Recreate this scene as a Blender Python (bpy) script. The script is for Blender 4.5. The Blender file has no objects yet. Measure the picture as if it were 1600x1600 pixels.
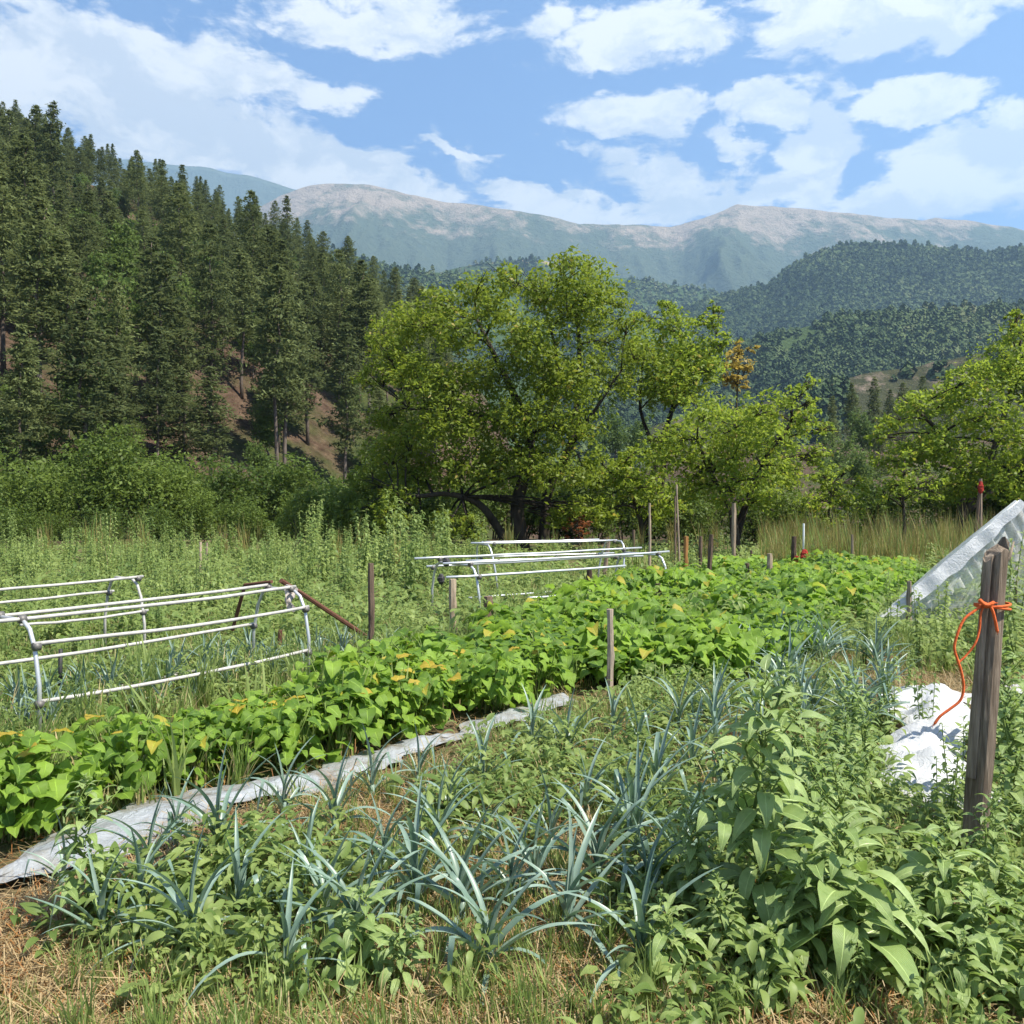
import bpy, math, random
import numpy as np
from mathutils import Vector, Matrix, Euler

random.seed(7)
RS = np.random.RandomState(11)
S = bpy.context.scene
COL = S.collection

# ------------------------------------------------------------------ camera
EYE = 1.6
F = 1330.0            # focal length in pixels of the 1600 px photograph
HOR = 780.0           # horizon row
cam_d = bpy.data.cameras.new('camera')
cam = bpy.data.objects.new('camera', cam_d)
COL.objects.link(cam)
cam_d.sensor_fit = 'HORIZONTAL'
cam_d.sensor_width = 36.0
cam_d.lens = 36.0 * F / 1600.0
cam_d.clip_start = 0.05
cam_d.clip_end = 30000.0
cam.location = (0, 0, EYE)
cam.rotation_euler = (math.radians(90) - math.atan((800 - HOR) / F), 0, 0)
S.camera = cam

# ------------------------------------------------------------------ light
SUN_DIR = Vector((0.55, -0.26, 0.90)).normalized()       # towards the sun
elev = math.asin(SUN_DIR.z)
azim = math.atan2(SUN_DIR.x, SUN_DIR.y)
sl = bpy.data.lights.new('sun', 'SUN')
sl.energy = 4.6
sl.angle = math.radians(0.6)
sl.color = (1.0, 0.94, 0.82)
so = bpy.data.objects.new('sun', sl)
COL.objects.link(so)
so.rotation_euler = SUN_DIR.to_track_quat('Z', 'Y').to_euler()

S.view_settings.view_transform = 'Standard'
S.view_settings.look = 'None'
S.view_settings.exposure = 1.55
S.view_settings.gamma = 1.0
S.view_settings.use_curve_mapping = False
S.render.engine = 'CYCLES'
S.cycles.use_denoising = True
S.cycles.max_bounces = 6
S.cycles.diffuse_bounces = 3
S.cycles.transmission_bounces = 4
S.cycles.transparent_max_bounces = 10
S.cycles.volume_bounces = 0

def nd(nt, typ, **kw):
    n = nt.nodes.new(typ)
    for k, v in kw.items():
        if k.startswith('i_'):
            key = k[2:]
            key = int(key) if key.isdigit() else key.replace('_', ' ')
            n.inputs[key].default_value = v
        else:
            setattr(n, k, v)
    return n

def math_n(nt, op, a, b=None, clamp=False):
    n = nt.nodes.new('ShaderNodeMath'); n.operation = op; n.use_clamp = clamp
    for i, x in enumerate((a, b)):
        if x is None: continue
        if isinstance(x, (int, float)): n.inputs[i].default_value = x
        else: nt.links.new(x, n.inputs[i])
    return n.outputs[0]

def ramp(nt, fac, stops, interp='LINEAR'):
    r = nt.nodes.new('ShaderNodeValToRGB')
    r.color_ramp.interpolation = interp
    els = r.color_ramp.elements
    while len(els) < len(stops): els.new(0.5)
    for e, (p, c) in zip(els, stops):
        e.position = p; e.color = (*c, 1) if len(c) == 3 else c
    nt.links.new(fac, r.inputs[0])
    return r.outputs[0]

def mixc(nt, fac, a, b, blend='MIX'):
    m = nt.nodes.new('ShaderNodeMix'); m.data_type = 'RGBA'; m.blend_type = blend
    for i, x in ((0, fac), (6, a), (7, b)):
        if isinstance(x, (int, float)): m.inputs[i].default_value = x
        elif isinstance(x, tuple): m.inputs[i].default_value = (*x, 1)
        else: nt.links.new(x, m.inputs[i])
    return m.outputs[2]

def noise(nt, vec, scale, detail=4, rough=0.55, dist=0.0):
    n = nt.nodes.new('ShaderNodeTexNoise')
    n.inputs['Scale'].default_value = scale; n.inputs['Detail'].default_value = detail
    n.inputs['Roughness'].default_value = rough; n.inputs['Distortion'].default_value = dist
    if vec is not None: nt.links.new(vec, n.inputs['Vector'])
    return n.outputs[0]

def vmath(nt, op, a, b):
    n = nt.nodes.new('ShaderNodeVectorMath'); n.operation = op
    for i, x in enumerate((a, b)):
        if isinstance(x, tuple): n.inputs[i].default_value = x
        else: nt.links.new(x, n.inputs[i])
    return n.outputs['Value'] if op in ('LENGTH', 'DOT_PRODUCT') else n.outputs[0]

# ------------------------------------------------------------------ world: sky with clouds
W = bpy.data.worlds.new('World'); S.world = W; W.use_nodes = True
wt = W.node_tree; wt.nodes.clear()
SKY_STR = 0.12
sky = nd(wt, 'ShaderNodeTexSky', sky_type='NISHITA', sun_disc=False)
sky.sun_elevation = elev; sky.sun_rotation = azim
sky.altitude = 600; sky.air_density = 1.0; sky.dust_density = 0.6; sky.ozone_density = 1.6
geo = wt.nodes.new('ShaderNodeTexCoord')
D = geo.outputs['Generated']
stretch = vmath(wt, 'MULTIPLY', D, (1.0, 1.0, 2.0))
warp = nd(wt, 'ShaderNodeTexNoise', i_Scale=9.0, i_Detail=7.0, i_Roughness=0.6)
wt.links.new(stretch, warp.inputs['Vector'])
wv = vmath(wt, 'SUBTRACT', warp.outputs['Color'], (0.5, 0.5, 0.5))
wv2 = vmath(wt, 'MULTIPLY', wv, (0.10, 0.10, 0.07))
DW = vmath(wt, 'ADD', D, wv2)
def dirof(px, v):
    d = Vector(((px - 800) / F, 1.0, (HOR - v) / F)); L = d.length
    return d / L, L
# (px, v, half width, half height, weight, tilt)
CL = [(250,195,230,75,1.0,0),(420,245,190,52,1.0,.18),(580,280,150,30,.95,.22),(90,130,230,90,1.0,0),(330,120,140,60,.9,0),
      (525,165,75,26,.75,0),(690,305,70,18,.6,.25),
      (1010,180,85,42,1.1,0),(1185,170,62,34,.9,0),(1150,232,38,24,.8,.4),(1268,238,66,50,1.25,0),(1235,290,90,38,1.0,0),(1420,165,120,30,.85,0),
      (1500,262,110,62,1.25,0),(1570,222,80,50,1.1,0),(1450,310,170,40,1.1,0),(1680,250,140,80,1.1,0),
      (930,245,90,20,.65,.15),(1050,285,130,34,.85,.15),(840,312,105,20,.8,.1),(950,335,230,22,.75,.0),(1120,320,150,22,.8,.0),(710,232,110,8,.55,.16),
      (1000,60,180,50,.8,0),(600,40,170,50,.7,0),(1350,30,200,60,.9,0)]
tot = None
for px, v, a, b, w, tilt in CL:
    c, L = dirof(px, v)
    s = vmath(wt, 'SUBTRACT', DW, tuple(c))
    # tilt: shear z by x
    if tilt:
        dotn = vmath(wt, 'DOT_PRODUCT', s, (1, 0, 0))
        cz = nd(wt, 'ShaderNodeCombineXYZ')
        wt.links.new(math_n(wt, 'MULTIPLY', dotn, tilt), cz.inputs[2])
        s = vmath(wt, 'ADD', s, cz.outputs[0])
    s = vmath(wt, 'MULTIPLY', s, (F * L / a, F * L / a * .6, F * L / b))
    ln = vmath(wt, 'LENGTH', s, (0, 0, 0))
    mr = nd(wt, 'ShaderNodeMapRange', interpolation_type='SMOOTHSTEP')
    mr.inputs[1].default_value = 1.55; mr.inputs[2].default_value = 0.25; mr.inputs[3].default_value = 0; mr.inputs[4].default_value = w
    wt.links.new(ln, mr.inputs[0])
    tot = mr.outputs[0] if tot is None else math_n(wt, 'MAXIMUM', tot, mr.outputs[0])
# cloud cover over the rest of the sky
big = noise(wt, stretch, 2.6, 6, .55)
bigm = nd(wt, 'ShaderNodeMapRange'); wt.links.new(big, bigm.inputs[0])
bigm.inputs[1].default_value = .46; bigm.inputs[2].default_value = .68; bigm.inputs[3].default_value = 0; bigm.inputs[4].default_value = 1.0
sep = nd(wt, 'ShaderNodeSeparateXYZ'); wt.links.new(D, sep.inputs[0])
# the clouds in view are placed one by one; elsewhere the broken cover takes over
cy = vmath(wt, 'DOT_PRODUCT', D, tuple(Vector((0, .95, .30)).normalized()))
wo = nd(wt, 'ShaderNodeMapRange', interpolation_type='SMOOTHSTEP'); wt.links.new(cy, wo.inputs[0])
wo.inputs[1].default_value = .88; wo.inputs[2].default_value = .76; wo.inputs[3].default_value = 0.25; wo.inputs[4].default_value = 1
tot = math_n(wt, 'MAXIMUM', tot, math_n(wt, 'MULTIPLY', bigm.outputs[0], wo.outputs[0]))
fine = noise(wt, stretch, 14, 9, .62, .3)
wisp_v = vmath(wt, 'MULTIPLY', D, (6.0, 6.0, 30.0))
wisp = noise(wt, wisp_v, 1.8, 8, .6, .8)
fld = math_n(wt, 'ADD', tot, math_n(wt, 'MULTIPLY', math_n(wt, 'SUBTRACT', fine, .5), 2.3))
fld = math_n(wt, 'ADD', fld, math_n(wt, 'MULTIPLY', math_n(wt, 'SUBTRACT', wisp, .5), .5))
cm = nd(wt, 'ShaderNodeMapRange', interpolation_type='SMOOTHSTEP'); wt.links.new(fld, cm.inputs[0])
cm.inputs[1].default_value = .26; cm.inputs[2].default_value = .66
up = vmath(wt, 'ADD', DW, (.02, 0, .035))
s1_ = noise(wt, vmath(wt, 'MULTIPLY', DW, (1.0, 1.0, 2.0)), 9, 8, .66, .3); s2_ = noise(wt, vmath(wt, 'MULTIPLY', up, (1.0, 1.0, 2.0)), 9, 8, .66, .3)
shade = math_n(wt, 'ADD', math_n(wt, 'MULTIPLY', math_n(wt, 'SUBTRACT', s1_, s2_), 1.1), math_n(wt, 'ADD', math_n(wt, 'MULTIPLY', noise(wt, stretch, 4, 5, .6, .2), .6), .17))
sh = nd(wt, 'ShaderNodeMapRange'); wt.links.new(shade, sh.inputs[0])
sh.inputs[1].default_value = .34; sh.inputs[2].default_value = .52
k = 1.09 / SKY_STR / 2.93
ccol = mixc(wt, sh.outputs[0], (.82 * k, .84 * k, .89 * k), (1.24 * k, 1.19 * k, 1.12 * k))
skyb = mixc(wt, 1.0, sky.outputs[0], (0.235, 0.38, 0.575), 'MULTIPLY')
fin = mixc(wt, cm.outputs[0], skyb, ccol)
bg = nd(wt, 'ShaderNodeBackground', i_Strength=SKY_STR)
wt.links.new(fin, bg.inputs[0])
wo_ = nd(wt, 'ShaderNodeOutputWorld'); wt.links.new(bg.outputs[0], wo_.inputs[0])

# ------------------------------------------------------------------ helpers
def tag(o, label=None, cat=None, group=None, kind=None):
    if label: o['label'] = label
    if cat: o['category'] = cat
    if group: o['group'] = group
    if kind: o['kind'] = kind
    return o

def empty(name, loc=(0, 0, 0), rz=0.0, scale=1.0):
    o = bpy.data.objects.new(name, None); COL.objects.link(o)
    o.location = loc; o.rotation_euler = (0, 0, rz); o.scale = (scale,) * 3
    o.empty_display_size = .1
    return o

def link(name, me, parent=None, loc=(0, 0, 0)):
    o = bpy.data.objects.new(name, me); COL.objects.link(o)
    o.location = loc
    if parent: o.parent = parent
    return o

def fastmesh(name, V, Fq, mat=None, uv=None, smooth=False, col=None):
    """V (n,3); Fq (m,k) one polygon size."""
    V = np.asarray(V, np.float32); Fq = np.asarray(Fq, np.int32)
    me = bpy.data.meshes.new(name)
    me.vertices.add(len(V)); me.vertices.foreach_set('co', V.ravel())
    m, k_ = Fq.shape
    me.loops.add(m * k_); me.loops.foreach_set('vertex_index', Fq.ravel())
    me.polygons.add(m)
    me.polygons.foreach_set('loop_start', np.arange(0, m * k_, k_, dtype=np.int32))
    me.polygons.foreach_set('loop_total', np.full(m, k_, np.int32))
    if smooth: me.polygons.foreach_set('use_smooth', np.ones(m, bool))
    if uv is not None:
        ul = me.uv_layers.new(name='UVMap')
        ul.data.foreach_set('uv', np.asarray(uv, np.float32)[Fq.ravel()].ravel())
    me.update(calc_edges=True)
    if mat: me.materials.append(mat)
    return me

class MB:
    def __init__(s): s.v = []; s.f = []
    def add(s, vs, fs):
        b = len(s.v); s.v += [tuple(p) for p in vs]; s.f += [tuple(b + i for i in f) for f in fs]
    def tube(s, pts, rads, sides=7, cap=True, wob=0.0):
        pts = [Vector(p) for p in pts]; n = len(pts)
        if isinstance(rads, (int, float)): rads = [rads] * n
        ring = []; up = Vector((0.13, 0.31, 1)).normalized()
        t0 = (pts[1] - pts[0]).normalized()
        x = t0.cross(up)
        if x.length < .1: x = t0.cross(Vector((1, 0, 0)))
        x.normalize()
        vs = []
        for i, p in enumerate(pts):
            t = (pts[min(i + 1, n - 1)] - pts[max(i - 1, 0)]).normalized()
            x = (x - t * x.dot(t)).normalized(); y = t.cross(x)
            for k2 in range(sides):
                a = 2 * math.pi * k2 / sides
                r = rads[i] * (1 + wob * (random.random() - .5))
                vs.append(p + (x * math.cos(a) + y * math.sin(a)) * r)
        fs = []
        for i in range(n - 1):
            for k2 in range(sides):
                a = i * sides + k2; b = i * sides + (k2 + 1) % sides
                fs.append((a, b, b + sides, a + sides))
        if cap:
            fs.append(tuple(range(sides))[::-1]); fs.append(tuple((n - 1) * sides + k2 for k2 in range(sides)))
        s.add(vs, fs)
    def mesh(s, name, mat, smooth=True):
        me = bpy.data.meshes.new(name); me.from_pydata(s.v, [], s.f); me.update()
        if smooth:
            for p in me.polygons: p.use_smooth = True
        me.materials.append(mat)
        return me
    def obj(s, name, mat, parent=None, loc=(0, 0, 0), smooth=True):
        return link(name, s.mesh(name, mat, smooth), parent, loc)

def copy_tree(o, parent=None):
    c = o.copy(); COL.objects.link(c)
    if parent: c.parent = parent
    for ch in o.children: copy_tree(ch, c)
    return c

def P(px, v, d):
    """photo pixel at depth d metres -> world point"""
    return Vector(((px - 800) / F * d, d, EYE + (HOR - v) / F * d))
def G(px, v, h=0.0):
    """photo pixel -> world point at height h"""
    d = F * (EYE - h) / (v - HOR)
    return Vector(((px - 800) / F * d, d, h))
def proj(x, y, z):
    return 800 + F * x / y, HOR + F * (EYE - z) / y
def in_poly(px, v, poly):
    c = False; j = len(poly) - 1
    for i in range(len(poly)):
        xi, yi = poly[i]; xj, yj = poly[j]
        if (yi > v) != (yj > v) and px < (xj - xi) * (v - yi) / (yj - yi) + xi: c = not c
        j = i
    return c

_lat = np.random.RandomState(5).rand(256, 256)
def vnoise(x, y):
    xi = np.floor(x).astype(int); yi = np.floor(y).astype(int)
    fx = x - xi; fy = y - yi
    fx = fx * fx * (3 - 2 * fx); fy = fy * fy * (3 - 2 * fy)
    a = _lat[xi % 256, yi % 256]; b = _lat[(xi + 1) % 256, yi % 256]
    c = _lat[xi % 256, (yi + 1) % 256]; d = _lat[(xi + 1) % 256, (yi + 1) % 256]
    return (a * (1 - fx) + b * fx) * (1 - fy) + (c * (1 - fx) + d * fx) * fy
def fbm(x, y, o=5, g=.5):
    s = 0; a = 1; t = 0
    for i in range(o):
        s = s + a * vnoise(x * 2 ** i + 17.3 * i, y * 2 ** i + 9.1 * i); t += a; a *= g
    return s / t
def ridged(x, y, o=5, g=.5):
    s = 0; a = 1; t = 0
    for i in range(o):
        s = s + a * (1 - np.abs(2 * vnoise(x * 2 ** i + 31.3 * i, y * 2 ** i + 5.1 * i) - 1)); t += a; a *= g
    return s / t

# ------------------------------------------------------------------ materials
def newmat(name):
    m = bpy.data.materials.new(name); m.use_nodes = True
    nt = m.node_tree; nt.nodes.clear()
    return m, nt
def out(nt, sh, disp=None):
    o = nt.nodes.new('ShaderNodeOutputMaterial'); nt.links.new(sh, o.inputs[0])

def leafmat(name, dark, light, tip=None, trans=.45, rough=.5, spec=.3, tipamt=.08, objvar=.35, tcol=None, vein=False, nscale=1.5):
    m, nt = newmat(name)
    g = nt.nodes.new('ShaderNodeNewGeometry'); oi = nt.nodes.new('ShaderNodeObjectInfo')
    tc = nt.nodes.new('ShaderNodeTexCoord')
    isl = g.outputs['Random Per Island']
    n = noise(nt, tc.outputs['Object'], nscale, 3)
    f = math_n(nt, 'ADD', math_n(nt, 'MULTIPLY', isl, .45), math_n(nt, 'MULTIPLY', n, .7))
    f = math_n(nt, 'ADD', f, math_n(nt, 'MULTIPLY', math_n(nt, 'SUBTRACT', oi.outputs['Random'], .5), objvar))
    c = mixc(nt, math_n(nt, 'SUBTRACT', f, .12, True), dark, light)
    if tip:
        th = math_n(nt, 'GREATER_THAN', isl, 1 - tipamt)
        c = mixc(nt, th, c, tip)
    bump = None
    if vein:
        uv = nt.nodes.new('ShaderNodeUVMap'); sx = nd(nt, 'ShaderNodeSeparateXYZ'); nt.links.new(uv.outputs[0], sx.inputs[0])
        au = math_n(nt, 'ABSOLUTE', math_n(nt, 'SUBTRACT', sx.outputs[0], .5))
        rib = math_n(nt, 'SUBTRACT', 1.0, math_n(nt, 'MULTIPLY', au, 22.0), True)
        ph = math_n(nt, 'SUBTRACT', math_n(nt, 'MULTIPLY', sx.outputs[1], 55.0), math_n(nt, 'MULTIPLY', au, 60.0))
        sv = math_n(nt, 'POWER', math_n(nt, 'ABSOLUTE', math_n(nt, 'SINE', ph)), 6.0)
        sv = math_n(nt, 'SUBTRACT', 1.0, math_n(nt, 'POWER', math_n(nt, 'ABSOLUTE', math_n(nt, 'COSINE', ph)), .35), True)
        vv = math_n(nt, 'MAXIMUM', rib, math_n(nt, 'MULTIPLY', sv, .8), True)
        c = mixc(nt, math_n(nt, 'MULTIPLY', vv, .55), c, tuple(min(1, q * 1.9 + .03) for q in light))
        bp = nd(nt, 'ShaderNodeBump', i_Strength=.6, i_Distance=.004)
        nt.links.new(math_n(nt, 'MULTIPLY', vv, -1.0), bp.inputs['Height']); bump = bp.outputs[0]
    b = nd(nt, 'ShaderNodeBsdfPrincipled', i_Roughness=rough)
    b.inputs['Specular IOR Level'].default_value = spec
    nt.links.new(c, b.inputs['Base Color'])
    t = nt.nodes.new('ShaderNodeBsdfTranslucent')
    tc2 = mixc(nt, .6, c, tcol or tuple(min(1, q * 1.6) for q in light))
    nt.links.new(tc2, t.inputs[0])
    if bump: nt.links.new(bump, b.inputs['Normal'])
    mx = nd(nt, 'ShaderNodeMixShader', i_0=trans)
    nt.links.new(b.outputs[0], mx.inputs[1]); nt.links.new(t.outputs[0], mx.inputs[2])
    out(nt, mx.outputs[0])
    return m

def barkmat(name, c1, c2, scale=6, stretchz=.15, rough=.9, bump=.6, dist=.02):
    m, nt = newmat(name)
    tc = nt.nodes.new('ShaderNodeTexCoord'); oi = nt.nodes.new('ShaderNodeObjectInfo')
    v = vmath(nt, 'MULTIPLY', tc.outputs['Object'], (scale, scale, scale * stretchz))
    n = noise(nt, v, 4, 8, .65); n2 = noise(nt, tc.outputs['Object'], 3, 3)
    f = math_n(nt, 'ADD', math_n(nt, 'MULTIPLY', n, .8), math_n(nt, 'MULTIPLY', n2, .4))
    f = math_n(nt, 'ADD', f, math_n(nt, 'MULTIPLY', math_n(nt, 'SUBTRACT', oi.outputs['Random'], .5), .3))
    c = ramp(nt, f, [(.38, c1), (.8, c2)])
    b = nd(nt, 'ShaderNodeBsdfPrincipled', i_Roughness=rough); nt.links.new(c, b.inputs['Base Color'])
    b.inputs['Specular IOR Level'].default_value = .15
    bp = nd(nt, 'ShaderNodeBump', i_Strength=bump, i_Distance=dist); nt.links.new(n, bp.inputs['Height'])
    nt.links.new(bp.outputs[0], b.inputs['Normal'])
    out(nt, b.outputs[0])
    return m

M = {}
M['pine'] = leafmat('pine_needles', (.050, .070, .028), (.165, .195, .070), trans=.3, rough=.7, spec=.1, objvar=.7, nscale=.5)
M['forest_leaf'] = leafmat('forest_leaf', (.055, .095, .024), (.15, .21, .05), trans=.35, rough=.6, spec=.15, objvar=.9, nscale=.5)
M['bush_leaf'] = leafmat('bush_leaf', (.038, .070, .014), (.145, .20, .034), trans=.35, rough=.55, spec=.2, objvar=.7, nscale=.6)
M['big_leaf'] = leafmat('big_tree_leaf', (.060, .102, .012), (.22, .275, .030), tip=(.30, .24, .04), tipamt=.03, trans=.45, rough=.5, spec=.25, nscale=.5)
M['yellow_leaf'] = leafmat('young_tree_leaf', (.085, .14, .014), (.27, .34, .038), tip=(.34, .27, .04), tipamt=.05, trans=.5, rough=.5, spec=.25, nscale=.6)
M['gold_leaf'] = leafmat('gold_leaf', (.20, .17, .03), (.38, .28, .06), trans=.5)
M['copper_leaf'] = leafmat('copper_leaf', (.12, .05, .02), (.34, .12, .04), trans=.4)
M['bean'] = leafmat('bean_leaf', (.040, .10, .012), (.24, .37, .045), tip=(.42, .34, .04), tipamt=.03, trans=.42, rough=.45, spec=.35, vein=True, objvar=.9, nscale=3)
M['beany'] = leafmat('yellowing_leaf', (.34, .22, .02), (.52, .42, .06), trans=.4, vein=True)
M['amar'] = leafmat('amaranth_leaf', (.13, .22, .05), (.40, .50, .19), trans=.34, rough=.40, spec=.5, vein=True, objvar=.5, nscale=8, tcol=(.30, .45, .05))
M['leek'] = leafmat('leek_leaf', (.08, .15, .105), (.30, .39, .32), tip=(.42, .38, .17), tipamt=.10, trans=.22, rough=.38, spec=.5, objvar=.5, nscale=6, tcol=(.16, .30, .10))
M['weed'] = leafmat('weed_leaf', (.085, .145, .03), (.31, .38, .12), trans=.4, rough=.5, spec=.3, objvar=.6, nscale=2)
M['grass'] = leafmat('grass_blade', (.09, .16, .03), (.26, .32, .08), tip=(.42, .34, .17), tipamt=.3, trans=.35, objvar=.8, nscale=1.5)
M['straw'] = leafmat('dry_straw', (.22, .15, .07), (.46, .35, .19), trans=.2, objvar=.6)
M['reed'] = leafmat('dry_reed', (.16, .13, .04), (.34, .29, .10), tip=(.12, .2, .04), tipamt=.3, trans=.3, objvar=.6)
M['litter'] = leafmat('fallen_leaf', (.16, .06, .02), (.38, .19, .06), trans=.2, objvar=.6)
M['stem'] = barkmat('green_stem', (.08, .13, .03), (.20, .26, .07), scale=10, bump=.1)
M['bark'] = barkmat('dark_bark', (.020, .016, .012), (.075, .060, .045), scale=3)
M['pinebark'] = barkmat('pine_bark', (.07, .055, .045), (.20, .16, .13), scale=2)
M['post'] = barkmat('weathered_post', (.12, .09, .065), (.42, .34, .26), scale=20, stretchz=.05, dist=.01, bump=.9)
M['stake'] = barkmat('stake_wood', (.06, .04, .03), (.20, .14, .10), scale=12, stretchz=.1)
M['pale_stake'] = barkmat('pale_stake_wood', (.18, .13, .09), (.42, .33, .24), scale=12, stretchz=.1)
M['orange_stake'] = barkmat('orange_stake_wood', (.16, .07, .025), (.34, .17, .06), scale=12, stretchz=.1)

def plain(name, c, rough=.6, metal=0.0, spec=.4, var=.15, nsc=12, bump=0.0):
    m, nt = newmat(name)
    tc = nt.nodes.new('ShaderNodeTexCoord')
    n = noise(nt, tc.outputs['Object'], nsc, 6, .6)
    cc = mixc(nt, n, tuple(q * (1 - var) for q in c), tuple(min(1, q * (1 + var)) for q in c))
    b = nd(nt, 'ShaderNodeBsdfPrincipled', i_Roughness=rough, i_Metallic=metal)
    b.inputs['Specular IOR Level'].default_value = spec
    nt.links.new(cc, b.inputs['Base Color'])
    if bump:
        bp = nd(nt, 'ShaderNodeBump', i_Strength=bump, i_Distance=.01); nt.links.new(n, bp.inputs['Height']); nt.links.new(bp.outputs[0], b.inputs['Normal'])
    out(nt, b.outputs[0]); return m
M['steel'] = plain('galvanised_tube', (.56, .57, .58), .42, .55, .5, .25, 9)
M['tube_grey'] = plain('weathered_tube', (.42, .40, .37), .6, .1, .4, .55, 14)
M['clamp'] = plain('dull_clamp', (.16, .15, .14), .6, .5, .4, .4, 30)
M['rust'] = plain('rusty_bar', (.12, .055, .035), .85, 0, .2, .4, 20)
M['rope'] = plain('orange_twine', (.62, .125, .035), .8, 0, .2, .25, 60, .5)
M['red'] = plain('red_cloth', (.30, .035, .025), .8, 0, .1, .25, 20, .5)
M['whiteplastic'] = plain('white_plastic', (.78, .78, .76), .5, 0, .4, .08, 5)
M['black'] = plain('black_paint', (.02, .02, .02), .6)
M['rag'] = plain('pale_rag', (.50, .44, .40), .9, 0, .1, .15, 30, .4)
M['tie'] = plain('dark_tie', (.03, .028, .03), .6)

def sheetmat():
    m, nt = newmat('white_mulch_sheet')
    tc = nt.nodes.new('ShaderNodeTexCoord')
    n = noise(nt, tc.outputs['Object'], 3.5, 8, .68, .8); n2 = noise(nt, tc.outputs['Object'], 1.6, 3)
    c = ramp(nt, n, [(.36, (.12, .095, .065)), (.45, (.22, .215, .20)), (.55, (.27, .285, .30)), (.7, (.35, .37, .39))])
    b = nd(nt, 'ShaderNodeBsdfPrincipled', i_Roughness=.5); nt.links.new(c, b.inputs['Base Color'])
    bp = nd(nt, 'ShaderNodeBump', i_Strength=.9, i_Distance=.03); nt.links.new(noise(nt, tc.outputs['Object'], 14, 6, .6, 1.2), bp.inputs['Height'])
    nt.links.new(bp.outputs[0], b.inputs['Normal'])
    out(nt, b.outputs[0]); return m
M['sheet'] = sheetmat()
def fleecemat():
    m, nt = newmat('white_fleece')
    tc = nt.nodes.new('ShaderNodeTexCoord')
    n = noise(nt, tc.outputs['Object'], 13, 9, .65, 1.8)
    b = nd(nt, 'ShaderNodeBsdfPrincipled', i_Roughness=.8); b.inputs['Base Color'].default_value = (.66, .67, .68, 1)
    t = nt.nodes.new('ShaderNodeBsdfTranslucent'); t.inputs[0].default_value = (.6, .62, .63, 1)
    bp = nd(nt, 'ShaderNodeBump', i_Strength=.7, i_Distance=.03); nt.links.new(n, bp.inputs['Height']); nt.links.new(bp.outputs[0], b.inputs['Normal'])
    mx = nd(nt, 'ShaderNodeMixShader', i_0=.3); nt.links.new(b.outputs[0], mx.inputs[1]); nt.links.new(t.outputs[0], mx.inputs[2])
    out(nt, mx.outputs[0]); return m
M['fleece'] = fleecemat()
def netmat(name='insect_net', lo=.30, hi=.62):
    m, nt = newmat(name)
    uv = nt.nodes.new('ShaderNodeUVMap')
    sv = vmath(nt, 'MULTIPLY', uv.outputs[0], (1.0, 9.0, 1.0))
    n = noise(nt, sv, 2.5, 6, .6, .6)
    b = nd(nt, 'ShaderNodeBsdfPrincipled', i_Roughness=.7); b.inputs['Base Color'].default_value = (.88, .88, .86, 1)
    t = nt.nodes.new('ShaderNodeBsdfTranslucent'); t.inputs[0].default_value = (.82, .84, .84, 1)
    mx = nd(nt, 'ShaderNodeMixShader', i_0=.45); nt.links.new(b.outputs[0], mx.inputs[1]); nt.links.new(t.outputs[0], mx.inputs[2])
    tr = nt.nodes.new('ShaderNodeBsdfTransparent')
    mr = nd(nt, 'ShaderNodeMapRange'); sp = nd(nt, 'ShaderNodeSeparateXYZ'); nt.links.new(uv.outputs[0], sp.inputs[0]); g_ = math_n(nt, 'POWER', math_n(nt, 'SUBTRACT', 1.0, sp.outputs[1], True), 2.5)
    nt.links.new(math_n(nt, 'ADD', n, math_n(nt, 'MULTIPLY', g_, .55)), mr.inputs[0]); mr.inputs[1].default_value = .3; mr.inputs[2].default_value = .9; mr.inputs[3].default_value = lo; mr.inputs[4].default_value = hi
    m2 = nt.nodes.new('ShaderNodeMixShader'); nt.links.new(mr.outputs[0], m2.inputs[0]); nt.links.new(tr.outputs[0], m2.inputs[1]); nt.links.new(mx.outputs[0], m2.inputs[2])
    out(nt, m2.outputs[0]); return m
M['net'] = netmat('insect_net', .14, .85); M['netdense'] = netmat('insect_net_folded', .35, .85)

def soilmat():
    m, nt = newmat('garden_soil')
    g = nt.nodes.new('ShaderNodeNewGeometry'); p = g.outputs['Position']
    n1 = noise(nt, p, .5, 4); n2 = noise(nt, p, 7, 8, .7); n3 = noise(nt, p, 40, 6, .7)
    a = ramp(nt, n2, [(.3, (.045, .030, .020)), (.5, (.12, .085, .05)), (.7, (.23, .17, .10))])
    grn = mixc(nt, n3, (.045, .07, .018), (.14, .17, .05))
    mr = nd(nt, 'ShaderNodeMapRange'); nt.links.new(math_n(nt, 'ADD', n1, math_n(nt, 'MULTIPLY', n2, .5)), mr.inputs[0])
    mr.inputs[1].default_value = .66; mr.inputs[2].default_value = .86
    c = mixc(nt, mr.outputs[0], a, grn)
    b = nd(nt, 'ShaderNodeBsdfPrincipled', i_Roughness=.95); nt.links.new(c, b.inputs['Base Color']); b.inputs['Specular IOR Level'].default_value = .1
    bp = nd(nt, 'ShaderNodeBump', i_Strength=1.0, i_Distance=.03); nt.links.new(math_n(nt, 'ADD', n2, math_n(nt, 'MULTIPLY', n3, .4)), bp.inputs['Height'])
    nt.links.new(bp.outputs[0], b.inputs['Normal']); out(nt, b.outputs[0]); return m
M['soil'] = soilmat()
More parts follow.
